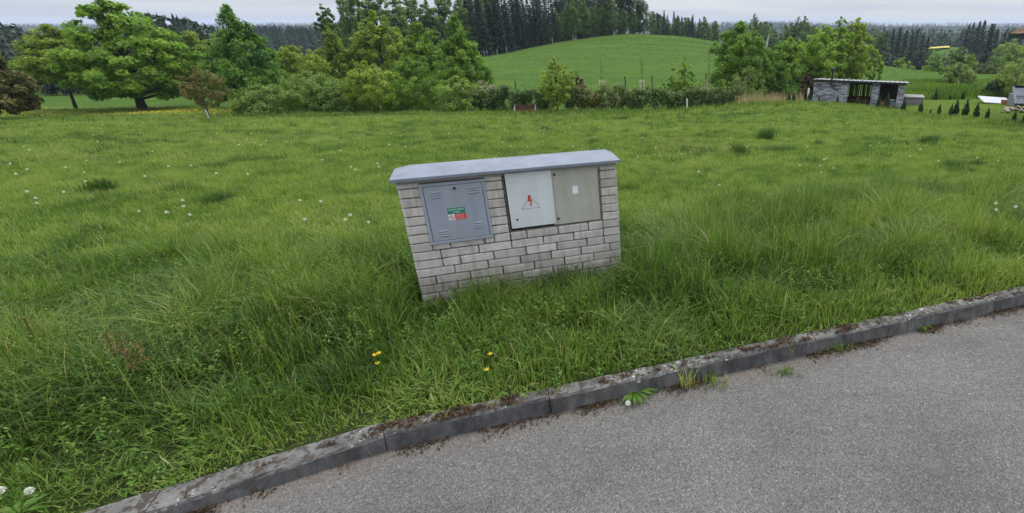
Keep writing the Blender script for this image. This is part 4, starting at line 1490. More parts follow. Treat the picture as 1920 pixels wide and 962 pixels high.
tree('fruit_tree', 'pale blossoming fruit tree above the tile roof at far right', 'tree', 1908, 108, 82, 50, 'willow', 'open', .12, .15, 2300, 60, tint0=.6, r=.06, nl=40)
tree('conifer_bush', 'dark green broad conifer behind the pale sheet', 'bush', 1866, 146, 42, 51, 'thuja', 'oval', .02, .15, 3000, 70, tint0=.5, r=.05)
for px, top in ((1652, 56), (1664, 52), (1675, 49), (1687, 55), (1699, 57), (1708, 52), (1719, 60), (1729, 66)):
    y = 205 + (px * 7) % 23
    x, z = on_ground(px, y)
    SPR.place(x, y, z - .3, z_at(top, y) - z, px, 'dark conifer of the clump beyond the bank right of the shed', 'conifer clump in the valley', None, 1.15)
for px, top in ((1799, 44), (1808, 40), (1817, 38), (1827, 36), (1846, 43), (1853, 52), (1868, 58), (1877, 56)):
    y = 205 + (px * 5) % 19
    x, z = on_ground(px, y)
    SPR.place(x, y, z - .3, z_at(top, y) - z, px, 'dark conifer on the skyline around the tall dark spruce', 'conifers by the tall dark spruce', None, 1.1)
SPR.place(*on_ground(1836, 160)[:1], 160, on_ground(1836, 160)[1], z_at(44, 160) - on_ground(1836, 160)[1], 1, 'tall dark spruce standing out before the valley wood', None, 1, 1.2)

# ------------------------------------------------------------------ thujas
def mk_thuja(k):
    rng = np.random.default_rng(800 + k)
    v, f, t, C, rad = crown_data(rng, 1.2, .26, .0, 'cone', 3200, .06, 150, tint0=.5, cr=.26, squash=1.5, flat=.2, droop=-.6, lob=.03)
    o = link('thuja', np_mesh('thuja', v, [f], M['thuja'], t))
    return tag(o, '', 'young conifer')


THU = Kind(mk_thuja, 4, 1.2)
ordn = ['first', 'second', 'third', 'fourth', 'fifth', 'sixth', 'seventh', 'eighth', 'ninth', 'tenth', 'eleventh', 'twelfth']
shedrow = [(1478, 177, 40.6), (1487, 178, 40.6), (1515, 180, 41), (1535, 186, 41), (1569, 184, 40.6), (1607, 182, 40), (1620, 190, 39.8), (1646, 184, 39.6), (1661, 181, 39.4)]
for i, (px, top, y) in enumerate(shedrow):
    x, z = on_ground(px, y)
    THU.place(x, y, z - .05, max(.7, z_at(top - 6, y) - z + .05), i, ordn[i] + ' from the left of the small thujas planted in front of the stone shed', 'thujas in front of the shed', i)
lawnrow = [(1693, 184, 39.4), (1725, 190, 38.2), (1744, 206, 37.5), (1760, 196, 37.2), (1782, 196, 36.6), (1791, 187, 36.7), (1809, 186, 36.2), (1829, 194, 34.9), (1850, 203, 34.2), (1900, 208, 32.7), (1921, 207, 32.2)]
for i, (px, top, y) in enumerate(lawnrow):
    x, z = on_ground(px, y)
    THU.place(x, y, z, max(.35, z_at(top, y) - z + .05), i * 2.1, ordn[i] + ' from the left in the row of dark thujas along the mown lawn', 'thujas along the lawn', i, 1.05)
for i, (px, top, y) in enumerate(((1753, 166, 49.5), (1781, 176, 49.8), (1805, 169, 50.2))):
    x, z = on_ground(px, y)
    THU.place(x, y, z, max(.4, z_at(top, y) - z), i * 1.7, ordn[i] + ' from the left of the thujas at the far side of the lawn', 'thujas beyond the lawn', i)

# ------------------------------------------------------------------ bench
x, z = on_ground(985, 40.6)
zt = z_at(197.5, 40.6)
bn = empty('park_bench', (x, 40.6, zt - .86), 'dark slatted bench with pale metal ends in front of the hedge', 'bench', RAD(6))
k = MB()
for i in range(4):
    k.box(-.74, .74, .20 + .012 * i, .235 + .012 * i, .50 + .095 * i, .575 + .095 * i)
k.build('backrest', M['wood_brown'], bn)
k = MB()
for i in range(4):
    k.box(-.74, .74, -.24 + .105 * i, -.15 + .105 * i, .42, .455)
k.build('seat', M['wood_brown'], bn)
for sx in (-.78, .78):
    k = MB()
    k.tube([(sx, -.22, -.1), (sx, -.22, .62), (sx, .15, .64)], .032, 8)
    k.tube([(sx, .18, -.1), (sx, .22, .42), (sx, .27, .88)], .034, 8)
    k.tube([(sx, -.22, .40), (sx, .2, .41)], .026, 8)
    k.build('leg', M['concrete'], bn)

# ------------------------------------------------------------------ stake frames, posts
def stake_frame(px, top, y, label, w=.5):
    x, z = on_ground(px, y)
    h = z_at(top, y) - z
    o = empty('stake_frame', (x, y, z), label, 'tree stakes', RAD(8), 'pale stake frames round young trees')
    for sx, sy in ((-w / 2, 0), (w / 2, 0), (0, .4)):
        k = MB()
        k.tube([(sx, sy, -.2), (sx, sy, h)], .05, 7)
        k.build('stake', M['wood_pale'], o)
    k = MB()
    k.box(-w / 2 - .05, w / 2 + .05, -.075, -.05, h - .16, h - .05)
    k.build('rail', M['wood_pale'], o)
    t = empty('sapling', (x, y + .12, z), label.replace('pale stake frame', 'thin sapling in the frame'), 'sapling', 0, 'thin saplings inside stake frames')
    rng = np.random.default_rng(int(px))
    C = np.stack([rng.normal(0, .3, 9), rng.normal(0, .3, 9), h * rng.uniform(1.2, 2.6, 9)], 1)
    trunk_mb(rng, h * 2.9, .4, .028, C, 0, 9, top=.95).build('trunk', M['bark'], t)
    v, f, tt_, _, _ = crown_data(rng, h * 2.8, .42, .45, 'oval', 90, .09, 14, tint0=.6)
    link('crown', np_mesh('crown', v, [f], M['olive'], tt_), t)


stake_frame(1130, 151, 56, 'pale stake frame behind the middle of the rusty hedge')
stake_frame(1204.5, 150, 57, 'pale stake frame above the dark hedge, left of the loose young tree', .42)
stake_frame(1328, 149, 57, 'pale stake frame half hidden by twigs under the largest tree', .45)
stake_frame(1755, 143, 80, 'pale stake frame on the bank beyond the shed', .32)


def post(name, px, top, y, rad, mat, label, group=None, cat='post'):
    x, z = on_ground(px, y)
    k = MB()
    h = z_at(top, y) - z
    k.tube([(0, 0, -.2), (.01, 0, h * .5), (.0, .0, h - .02), (0, 0, h)], [rad, rad, rad, rad * .6], 8)
    o = k.build(name, mat, None, (x, y, z))
    return tag(o, label, cat, group)


for px, lb in ((968, 'above the bench'), (1173, 'between the two middle stake frames'), (1223, 'just right of the second stake frame'), (1323, 'beside the largest rounded tree')):
    post('fence_post', px, {968: 151, 1173: 143, 1223: 142, 1323: 137}[px], 62, .07, M['post'], 'dark fence post at the hill meadow foot ' + lb, 'fence posts of the hill meadow', 'fence post')
post('marker_post', 1288, 185, 41.8, .05, M['white_paint'], 'short white marker post before the end of the hedge')
post('marker_post', 1513, 166, 46, .09, M['white_paint'], 'thick white post left of the stone shed')
for px in (916, 921, 939, 956, 1040, 1078):
    x, y, z = edge_pt(px)
    h = 1.6
    k = MB()
    k.tube([(0, 0, -.2), (0, 0, h)], .12, 7)
    tag(k.build('fence_post', M['wood_grey'], None, (x, y - 2.5, H1(x, y - 2.5))), 'grey fence post before the dark spruces on the hill', 'fence post', 'fence posts before the spruces')

# ------------------------------------------------------------------ stone shed
yl, yr = 46.0, 43.0
xl, xr = x_at(1522, yl, -4.0), x_at(1691, yr, -3.6)
zl = z_at(149, yl)
BASE = -4.5
SL = math.hypot(xr - xl, yr - yl)
shed = empty('garden_shed', (xl, yl, BASE), 'grey stone clad barbecue shed with two open bays and stove pipe', 'shed', math.atan2(yr - yl, xr - xl))
HF = zl - BASE
D = 3.0
k = MB()
w1_ = SL * .395
k.box(0, w1_, 0, .3, 0, HF)
k.box(0, .3, .302, D, 0, HF - .12)
w = k.build('wall', M['stone'], shed)
k = MB()
k.box(.3, SL - .45, D - .2, D - .01, 0, 1.15)
k.build('rear_wall', M['wood_brown'], shed)
k = MB()
k.box(SL * .68, SL - .3, D - .18, D - .02, 1.152, HF - .3)
k.build('rear_boarding', M['post'], shed)
for (a, b) in ((SL * .655, SL * .735), (SL - .5, SL)):
    k = MB()
    k.box(a, b, 0, .62, 0, HF - .01)
    k.build('pillar', M['stone'], shed)
k = MB()
for i in range(3):
    uu = w1_ + .05 + i * (SL * .655 - w1_) / 2.2
    k.box(uu, uu + .08, D - .15, D - .07, 1.15, HF - .2)
k.box(w1_, SL * .68, D - .16, D - .06, 1.15, 1.24)
k.box(w1_, SL * .68, D - .16, D - .06, HF - .52, HF - .3)
k.build('window_frame', M['post'], shed)
k = MB()
uu = .3
while uu < SL * .66:
    k.box(uu, uu + .085, D - .05, D - .03, 1.152, HF - .3, jit=.008)
    uu += random.choice((.10, .10, .12, .16))
k.build('slat_screen', M['wood_brown'], shed)
k = MB()
ns = 84
top_, bot_ = [], []
for j, yy in enumerate((-.28, D + .25)):
    zz = HF + .055 - .24 * j
    for i in range(ns + 1):
        top_.append((-.12 + (SL + .3) * i / ns, yy, zz + .02 * sin(i * pi / 2 * 1.0) + .0))
n1 = ns + 1
vs = top_ + [(a, b, c - .02) for a, b, c in top_]
fs = []
for i in range(ns):
    fs.append((i, i + 1, n1 + i + 1, n1 + i))
    fs.append((2 * n1 + i + 1, 2 * n1 + i, 3 * n1 + i, 3 * n1 + i + 1))
    fs.append((i + 1, i, 2 * n1 + i, 2 * n1 + i + 1))
    fs.append((n1 + i, n1 + i + 1, 3 * n1 + i + 1, 3 * n1 + i))
k.add(vs, fs)
k.build('roof', M['galv'], shed)
k = MB()
k.box(-.08, SL + .12, -.24, -.18, HF - .10, HF + .012)
k.box(-.06, SL + .10, .02, .14, HF + .001, HF + .02)
for uu in np.linspace(.3, SL - .2, 7):
    k.box(uu, uu + .08, -.17, D, HF - .13, HF - .07)
k.build('roof_beam', M['dark_metal'], shed)
k = MB()
up = 1.5
k.tube([(up + .30, .06, HF - .42), (up + .30, -.30, HF - .42)], .085, 10)
k.tube([(up + .36, -.32, HF - .42), (up, -.32, HF - .42), (up, -.32, HF - .38), (up + .01, -.32, HF + .72)], .085, 10)
k.tube([(up + .01, -.32, HF + .70), (up + .01, -.32, HF + .78), (up + .01, -.32, HF + .98), (up + .01, -.32, HF + 1.02)], [.10, .17, .17, .05], 10)
k.build('stove_pipe', M['dark_metal'], shed)
k = MB()
k.box(.26, .62, -.02, .05, HF - .42, HF - .34)
k.build('vent', M['black'], shed)
# things inside
k = MB()
sr = shed.rotation_euler[2]


def shed_pt(u, w_, v):
    return (xl + u * cos(sr) - w_ * sin(sr), yl + u * sin(sr) + w_ * cos(sr), BASE + v)


tb = empty('garden_table', shed_pt((w1_ + SL * .655) / 2, 1.1, .35), 'brown wooden table in the left bay of the shed', 'table', sr)
k = MB()
k.box(-.85, .85, -.4, .4, .70, .75)
k.build('tabletop', M['wood_brown'], tb)
for sx in (-.75, .75):
    for sy in (-.32, .32):
        k = MB()
        k.box(sx - .04, sx + .04, sy - .04, sy + .04, -.4, .70)
        k.build('leg', M['wood_brown'], tb)
ct = empty('kitchen_counter', shed_pt((SL * .735 + SL - .5) / 2, 1.0, .3), 'dark counter with wooden front in the right bay of the shed', 'counter', sr)
cw = (SL - .5 - SL * .735) / 2 - .03
k = MB()
k.box(-cw, cw, -.35, .35, .86, .92)
k.build('worktop', M['dark_metal'], ct)
k = MB()
k.box(-cw, cw * .4, -.30, .30, -.3, .86)
k.build('wooden_front', M['orange_wood'], ct)
k = MB()
k.box(cw * .42, cw, -.34, .30, -.3, .858)
k.build('stone_end', M['stone'], ct)
k = MB()
k.tube([(.35, -.1, .92), (.35, -.1, .99), (.35, -.1, 1.0)], [.20, .24, .22], 14)
kb_ = k.build('basin', M['white_paint'])
kb_.location, kb_.rotation_euler = ct.location, (0, 0, sr)
tag(kb_, 'white bowl standing on the dark shed counter', 'bowl')

# raised tub right of the shed
yt = 44.2
xt, _z = on_ground(1714, yt)
zt0 = z_at(203.5, yt)
zt1 = z_at(181, yt)
tub = empty('raised_tub', (xt, yt + .9, zt0), 'low grey block tub with weathered board cover right of the shed', 'tub', RAD(-19))
hw = .88
th = zt1 - zt0
k = MB()
k.box(-hw, hw, -.8, .8, -.3, th * .48)
k.build('base', M['block'], tub)
k = MB()
for i in range(6):
    k.box(-hw - .04, hw + .04, -.84 + i * .28, -.84 + i * .28 + .27, th * .485, th * .60)
k.build('lower_cover', M['wood_grey'], tub)
k = MB()
k.box(-hw - .02, hw + .02, -.8, .8, th * .60, th * .87)
k.build('rim', M['wood_grey'], tub)
k = MB()
for i in range(5):
    k.box(-hw - .1, hw + .12, -.9 + i * .37, -.9 + i * .37 + .36, th * .875, th * .96)
k.build('upper_cover', M['wood_grey'], tub)

# ------------------------------------------------------------------ far right garden
lw_y = 40.5
# mown lawn blades
x, y = scatter(120000, 12, 36, 27, 50)
z = hgt(x, y)
pxx = PX0 + FPX * x / depth_of(y, z)
k_ = (pxx > 1690) & (y < 49.6) & (y > np.maximum(28, 37.0 - (x - 17.5) * 1.3)) & (pxx < 2250)
x, y, z = x[k_], y[k_], z[k_]
v, f, t = blades(x, y, z - .01, RNG.uniform(.03, .08, len(x)), RNG.uniform(.02, .05, len(x)), np.abs(RNG.normal(.5, .3, len(x))), np.clip(.70 + .2 * (vnoise(x, y, 2.5, 121) - .5) + RNG.normal(0, .08, len(x)), 0, .83), 0)
tag(link('lawn', np_mesh('lawn', v, f, M['grass'], t)), 'short mown lawn right of the shed', kind='stuff')

x, z = on_ground(1868, 46.5)
k = MB()
k.prism([(-1.35, 0), (1.0, .0), (1.02, .05), (-1.33, .05)], -.9, .9)
o = k.build('sheet', M['sheet_white'], None, (x, 46.5, z + .22))
o.rotation_euler = (RAD(10), RAD(3), RAD(-8))
tag(o, 'pale grey sheet lying flat on the lawn before the dark conifer', 'sheet')
for i in range(3):
    x, z = on_ground(1888, 44.8)
    k = MB()
    k.box(-.48, .48, -.09, .09, 0, .11, jit=.012)
    o = k.build('timber_beam', M['orange_wood'], None, (x, 44.8 + .05 * i, z + .05 + .122 * i))
    o.rotation_euler = (0, 0, RAD(-6 + 4 * i))
    tag(o, ['lowest', 'middle', 'topmost'][i] + ' orange timber beam of the short stack beside the pale sheet', 'beam', 'timber stack by the sheet')
# tiled little roof
x, z = on_ground(1919, 42.6)
rf = empty('tiled_kennel', (x, 42.6, z), 'small hut with grey wavy tile roof at the right edge', 'hut', RAD(-10))
zt = z_at(166, 42.6) - z
k = MB()
k.box(-.55, 1.6, .35, 1.9, -.3, zt * .6)
k.build('wall', M['block'], rf)
k = MB()
nu, nv = 40, 14
P_ = []
for j in range(nv + 1):
    t = j / nv
    for i in range(nu + 1):
        uu = -.75 + 2.6 * i / nu
        P_.append((uu, -.05 + 1.15 * t, zt * (.16 + .82 * t) + .035 * abs(sin(i * pi * 8 / nu)) + .03 * (1 - (t * 7) % 1)))
n1 = nu + 1
vs = P_ + [(a, b + .02, c - .06) for a, b, c in P_]
nn_ = len(P_)
fs = [(j * n1 + i, j * n1 + i + 1, (j + 1) * n1 + i + 1, (j + 1) * n1 + i) for j in range(nv) for i in range(nu)]
fs += [tuple(q + nn_ for q in reversed(f)) for f in fs]
fs += [(i + 1, i, nn_ + i, nn_ + i + 1) for i in range(nu)] + [(j * n1, (j + 1) * n1, nn_ + (j + 1) * n1, nn_ + j * n1) for j in range(nv)]
k.add(vs, fs)
k.build('tile_roof', M['slate_tile'], rf)
k = MB()
k.box(-.55, 1.6, 1.02, 1.22, zt * .96, zt * 1.08)
k.build('ridge', M['black'], rf)
# rubble stones
def rock_mesh(seed):
    rng = np.random.default_rng(seed)
    import bmesh
    bm = bmesh.new()
    bmesh.ops.create_icosphere(bm, subdivisions=2, radius=.5)
    sc_ = rng.uniform(.6, 1.1, 3)
    for v in bm.verts:
        p = np.array(v.co)
        n_ = 1 + .22 * sin(p[0] * 7 + seed) + .18 * sin(p[1] * 8 - seed) + .15 * sin(p[2] * 9 + 2 * seed)
        v.co = p * sc_ * np.array([1, .8, .55]) * n_
    me = bpy.data.meshes.new('stone')
    bm.to_mesh(me)
    bm.free()
    me.materials.append(M['rock'])
    return me


rks = [rock_mesh(i) for i in range(5)]
R3 = random.Random(9)
for i in range(26):
    px, y = R3.uniform(1878, 1960), R3.uniform(37.6, 40.6)
    x, z = on_ground(px, y)
    hgt_ = max(0, (px - 1878) / 60) * .45 * R3.random()
    o = link('stone', rks[i % 5], None, (x, y, z + .08 + hgt_))
    s_ = R3.uniform(.28, .62)
    o.scale = (s_, s_, s_)
    o.rotation_euler = (R3.uniform(-.4, .4), R3.uniform(-.4, .4), R3.uniform(0, 6))
    tag(o, 'tan rubble stone in the heap below the grey tile roof', 'stone', 'rubble heap at the lawn edge')
# house corner at the right frame edge
yh = 30.0
xh = x_at(1893, yh, 1.9)
ze = z_at(68, yh)
gh = H1(xh + 4, yh + 3)
hs = empty('house', (xh, yh, ze), 'house corner with mossy orange tile roof at the right edge', 'house', RAD(-42))
k = MB()
k.box(1.9, 8, 1.8, 8, gh - ze - .4, -.02)
k.build('wall', M['render_wall'], hs)
k = MB()
k.box(-.02, 9.5, -.02, .06, -.10, .10)
k.box(-.02, .06, .0605, 9.5, -.10, .10)
k.box(.0605, 9.4, .0605, 9.4, -.06, -.015)
k.build('eaves', M['dark_metal'], hs)
k = MB()
nu, nv = 60, 24
vs, fs = [], []
apex = (4.75, 4.75)
for side in range(4):
    b0 = len(vs)
    for j in range(nv + 1):
        t = j / nv
        for i in range(nu + 1):
            q = i / nu
            e0, e1 = -.06 + t * 4.8, 9.56 - t * 4.8
            uu = e0 + (e1 - e0) * q
            zz = .10 + t * 2.4 + .04 * abs(sin(uu * pi / .22)) + .03 * (1 - (t * 12) % 1)
            d = e0
            vs.append([(uu, d, zz), (9.5 - d, uu, zz), (9.5 - uu, 9.5 - d, zz), (d, 9.5 - uu, zz)][side])
    n1 = nu + 1
    fs += [(b0 + j * n1 + i, b0 + j * n1 + i + 1, b0 + (j + 1) * n1 + i + 1, b0 + (j + 1) * n1 + i) for j in range(nv) for i in range(nu)]
k.add(vs, fs)
k.build('roof', M['house_tile'], hs)

# pale gravel track and rape fields far away
def patch(name, px0, px1, y0, y1, mat, label, lift=.05, nz=6, mul=None):
    vs, fs = [], []
    for j in range(nz + 1):
        y = y0 + (y1 - y0) * j / nz
        for i in range(9):
            px = px0 + (px1 - px0) * i / 8
            x, z = on_ground(px, y)
            vs.append((x, y, z + lift))
    for j in range(nz):
        for i in range(8):
            a = j * 9 + i
            fs.append((a, a + 1, a + 10, a + 9))
    k = MB()
    k.add(vs, fs)
    return tag(k.build(name, mat, None), label, kind='structure')


patch('path', 1832, 1858, 56.5, 60.5, M['distant_path'], 'pale gravel track beyond the lawn', .22)
ys_ = np.linspace(226, 262, 73)
pys_ = [project(*(lambda q: (q[0], yy, q[1]))(on_ground(1762, yy)))[1] for yy in ys_]
y_lo = float(ys_[int(np.argmin([abs(q - 91.0) for q in pys_]))])
y_hi = float(ys_[int(np.argmin([abs(q - 88.3) for q in pys_]))])
patch('field', 1741, 1780, y_lo, max(y_hi, y_lo + 1.5), M['rape'], 'strip of yellow rape field in the valley', .3)
print('field', y_lo, y_hi, min(pys_))
xx, z = on_ground(575, 2150)
patch('field', 545, 600, 2120, 2250, M['rape'], 'pale yellow rape field on the far ridge', z_at(45.5, 2150) - z, 3)

# ------------------------------------------------------------------ small plants
def ico(r, sub=2):
    import bmesh
    bm = bmesh.new()
    bmesh.ops.create_icosphere(bm, subdivisions=sub, radius=r)
    vs = [tuple(v.co) for v in bm.verts]
    fs = [tuple(v.index for v in f.verts) for f in bm.faces]
    bm.free()
    return vs, fs


def fluff(k, cx, cy, cz, r, n, mi, seed):
    rng = np.random.default_rng(seed)
    vs, fs = ico(r * .42, 1)
    k.add([(a + cx, b + cy, c + cz) for a, b, c in vs], fs, mi, .1)
    for i in range(n):
        d = rng.normal(0, 1, 3)
        d /= np.linalg.norm(d)
        e = np.cross(d, rng.normal(0, 1, 3))
        e = e / np.linalg.norm(e) * r * .16
        p = np.array([cx, cy, cz])
        q = p + d * r * rng.uniform(.85, 1.08)
        k.add([p + d * r * .3, q - e, q + d * r * .06, q + e], [(0, 1, 2, 3)], mi, float(rng.random()))


def clock_mesh(h, r):
    k = MB()
    k.tube([(0, 0, 0), (.01, 0, h * .5), (.02, 0, h)], .003, 5)
    fluff(k, .02, 0, h, r, 40, 1, int(h * 1000))
    me = bpy.data.meshes.new('dandelion_clock')
    me.from_pydata(k.v, [], k.f)
    me.materials.append(M['weed'])
    me.materials.append(M['white_fluff'])
    me.polygons.foreach_set('material_index', k.m)
    a = me.attributes.new('tint', 'FLOAT', 'FACE')
    a.data.foreach_set('value', k.t)
    return me


cms = [clock_mesh(.19, .022), clock_mesh(.23, .019), clock_mesh(.16, .023)]
R4 = random.Random(21)
n = 0
while n < 170:
    y = 6.5 + 24 * R4.random() ** 1.3
    px = R4.uniform(-60, 1980)
    x, z = on_ground(px, y)
    if float(kerb_s(x, y)) < 3.6 or float(vnoise(x, y, 4, 131)) < .36:
        continue
    o = link('dandelion_clock', cms[n % 3], None, (x, y, z))
    o.rotation_euler = (R4.uniform(-.15, .15), R4.uniform(-.15, .15), R4.uniform(0, 6))
    tag(o, 'white dandelion clock scattered in the shorter meadow grass', 'dandelion', 'dandelion clocks in the meadow')
    n += 1


def dandelion_plant(name, label, loc, size, stalks, seed, clock=True, cat='weed', hue=.5):
    rng = np.random.default_rng(seed)
    o = empty(name, loc, label, cat)
    k = MB()
    for i in range(17):
        a = i * 2 * pi / 17 + rng.normal(0, .2)
        L = size * rng.uniform(.6, 1.1)
        w_ = size * .085
        dx, dy = cos(a), sin(a)
        P1 = []
        for q in range(6):
            t = q / 5
            ww = w_ * (.35 + 1.3 * t) * (1 - t ** 4) * (1 if q % 2 else .6) + .002
            zz = size * (.30 * t - .32 * t * t) + .012
            P1 += [(dx * L * t - dy * ww, dy * L * t + dx * ww, zz + .008), (dx * L * t, dy * L * t, zz), (dx * L * t + dy * ww, dy * L * t - dx * ww, zz + .008)]
        k.add(P1, [(q * 3 + e, q * 3 + e + 1, q * 3 + e + 4, q * 3 + e + 3) for q in range(5) for e in (0, 1)], 0, float(np.clip(hue + rng.normal(0, .15), 0, 1)))
    k.build('leaves', M['weed'], o)
    for (dx, dy, h) in stalks:
        k = MB()
        k.tube([(0, 0, 0), (dx * .6, dy * .6, h * .7), (dx, dy, h)], .003, 5)
        st_ = k.build('stalk', M['weed'], o)
        k = MB()
        if clock:
            fluff(k, dx, dy, h, .019, 110, 0, seed)
            k.build('seed_head', M['white_fluff'], st_)
        else:
            for i in range(10):
                a = i * .628
                k.add([(dx, dy, h), (dx + .016 * cos(a - .3), dy + .016 * sin(a - .3), h + .008), (dx + .02 * cos(a), dy + .02 * sin(a), h + .012), (dx + .016 * cos(a + .3), dy + .016 * sin(a + .3), h + .008)], [(0, 1, 2, 3)], 0, rng.random())
            k.build('petals', M['yellow'], st_)
    return o


def ray_z(px, py, z):
    dx, dy = (px - PX0) / FPX, (py - PY0) / FPX
    d = (dx, CP - dy * SP, -SP - dy * CP)
    t = (z - CAMH) / d[2]
    return d[0] * t, d[1] * t


x, y = ray_z(1190, 738, .0)
dandelion_plant('dandelion_plant', 'broad leaved dandelion with bent white clock in the gutter at the kerb foot', (x, y, .004), .17, [(-.03, -.17, .05), (.03, .02, .10)], 1)
x, y = ray_z(1725, 612, .0)
dandelion_plant('dandelion_plant', 'smaller leafy dandelion rosette at the kerb foot farther right', (x, y, .004), .12, [(.02, .0, .08)], 2)
x, y = ray_z(12, 935, .25)
dandelion_plant('dandelion_plant', 'white dandelion clock in the grass at the bottom left corner', (x, y, .12), .16, [(.0, .0, .19), (.06, .05, .13)], 3)
x, y = ray_z(1848, 455, .05)
dandelion_plant('dandelion_plant', 'tall pair of dandelion clocks in the verge at right', (x, y, H1(x, y)), .16, [(.0, .0, .52), (.02, .0, .44), (.28, .05, .46)], 4)


def buttercup(px, py, zt_, label, heads, seed, group='yellow flowers in the verge'):
    x, y = ray_z(px, py, zt_)
    z = H1(x, y)
    o = empty('buttercup', (x, y, z), label, 'flower', 0, group)
    rng = np.random.default_rng(seed)
    for (dx, dz) in heads:
        k = MB()
        h = zt_ - z + dz
        k.tube([(dx * .3, 0, 0), (dx * .7, 0, h * .5), (dx, 0, h)], .003, 5)
        st_ = k.build('stem', M['weed'], o)
        k = MB()
        for i in range(6):
            a = i * 2 * pi / 6 + rng.normal(0, .1)
            r_ = .018
            k.add([(dx, 0, h), (dx + r_ * .8 * cos(a - .5), -.002 + r_ * .8 * sin(a - .5), h + .010), (dx + r_ * cos(a), r_ * sin(a), h + .018), (dx + r_ * .8 * cos(a + .5), r_ * .8 * sin(a + .5), h + .010)], [(0, 1, 2, 3)], 0, rng.random())
        vs, fs = ico(.008, 1)
        k.add([(a_ + dx, b_, c_ + h + .006) for a_, b_, c_ in vs], fs, 0, .3)
        k.build('petals', M['yellow'], st_)


buttercup(706, 672, .33, 'cluster of three orange yellow flowers in the grass before the cabinet', [(-.005, .02), (.028, .035), (-.003, -.05)], 5)
buttercup(920, 670, .30, 'small yellow flower close to the kerb in front of the cabinet', [(.0, .02)], 6)
buttercup(913, 695, .26, 'lower pale yellow flower beside the small yellow one near the kerb', [(.0, .0)], 8)
buttercup(100, 537, .2, 'yellow flowers at the left border of the verge', [(-.03, 0), (.04, .02), (.09, -.01)], 7)


# tufts growing from the kerb joints and gutter
def tuft(px, py, z0, h, n, label, seed, tint=.6, spread=.05, group='weeds along the kerb foot'):
    rng = np.random.default_rng(seed)
    x, y = ray_z(px, py, z0)
    v, f, t = blades(rng.normal(0, spread, n), rng.normal(0, spread * .5, n), np.zeros(n), h * rng.uniform(.4, 1.1, n), rng.uniform(.004, .009, n), np.abs(rng.normal(.4, .3, n)), np.clip(rng.normal(tint, .14, n), 0, 1), 2, rng)
    o = link('grass_tuft', np_mesh('grass_tuft', v, f, M['grass'], t), None, (x, y, z0))
    tag(o, label, 'grass tuft', group)


tuft(1478, 668, 0, .20, 60, 'yellowish grass tuft growing out of the kerb joint right of the cabinet', 1, .85, .03)
tuft(1470, 700, 0, .08, 70, 'low weed tuft at the kerb foot below the yellowish joint tuft', 2, .4, .06)
tuft(1560, 655, 0, .10, 110, 'green weed tuft at the kerb foot between two dandelions', 3, .45, .08)
tuft(1740, 603, 0, .17, 50, 'upright weed tuft against the kerb at right', 4, .5, .05)
tuft(1768, 598, 0, .13, 40, 'paler grass tuft against the kerb farthest right', 5, .7, .04)
tuft(1335, 720, 0, .12, 50, 'grass tuft at the kerb foot right of the big dandelion', 6, .6, .06)
tuft(1290, 725, 0, .22, 40, 'straw coloured grass tuft leaning over the gutter', 7, .92, .04)
tuft(1215, 700, 0, .26, 60, 'tall weed tuft rising over the kerb behind the big dandelion', 8, .45, .05)
tuft(1130, 738, 0, .08, 40, 'low green tuft left of the big dandelion', 9, .45, .05)
tuft(680, 850, 0, .07, 40, 'small green tuft at the kerb foot near the left joint', 10, .5, .06)

def ground_hit(px, py):
    best = min(np.arange(6, 45, .1), key=lambda yy: abs(project(on_ground(px, yy)[0], yy, on_ground(px, yy)[1])[1] - py))
    return (*on_ground(px, best), best)


for i, (px, py, h, sp, lb) in enumerate(((1435, 262, .55, .16, 'dark bushy weed clump standing in the meadow before the shed'), (1385, 291, .40, .14, 'smaller dark weed clump nearer the cabinet than the bushy one'),
                                  (186, 358, .26, .11, 'dark grass clump in the meadow on the left'), (1740, 270, .35, .15, 'dark grass clump in the meadow at right, before the thujas'))):
    x, z, y = ground_hit(px, py)
    rng = np.random.default_rng(960 + i)
    n_ = 420
    v, f, t = blades(rng.normal(0, sp, n_), rng.normal(0, sp, n_), np.zeros(n_), h * rng.uniform(.4, 1.1, n_), rng.uniform(.010, .022, n_), np.abs(rng.normal(.3, .25, n_)), np.clip(rng.normal(.12, .1, n_), 0, .6), 2, rng)
    tag(link('weed_clump', np_mesh('weed_clump', v, f, M['grass'], t), None, (x, y, z - .02)), lb, 'weed', 'dark weed clumps in the meadow')

# red sorrel in the left verge
for i, (px, py) in enumerate(((215, 640), (245, 652), (190, 632), (38, 605), (228, 665))):
    rng = np.random.default_rng(900 + i)
    x, y = ray_z(px, py, .5)
    z = H1(x, y)
    o = empty('sorrel_plant', (x, y, z), 'reddish seeding sorrel stalk in the tall verge grass at left', 'weed', 0, 'sorrel stalks in the verge')
    k = MB()
    h = .55 - z
    k.tube([(0, 0, 0), (.02, 0, h * .6), (.05, 0, h)], .003, 5)
    k.build('stem', M['weed'], o)
    n_ = 110
    t_ = rng.uniform(.62, 1.02, n_)
    c_ = np.stack([.05 * t_ + rng.normal(0, .018, n_), rng.normal(0, .018, n_), h * t_], 1)
    v, f = leaf_cards(c_, rng.normal(0, 1, (n_, 3)), .013, .009, rng)
    link('seed_head', np_mesh('seed_head', v, [f], M['sorrel'], rng.random(n_)), o)

# ------------------------------------------------------------------ haze
bm_ = MB()
bm_.box(-FAR * 1.1 - 200, FAR * 1.1 + 200, -FAR - 1600, FAR + 1800, -48, 34)
m, nt, out = new_mat('haze')
pv = nt.nodes.new('ShaderNodeVolumePrincipled')
pv.inputs['Color'].default_value = (.62, .76, .96, 1)
pv.inputs['Density'].default_value = .00016
nt.links.new(pv.outputs[0], out.inputs['Volume'])
hz = bm_.build('haze', m)
tag(hz, 'thin pale air haze over the valley', kind='stuff')

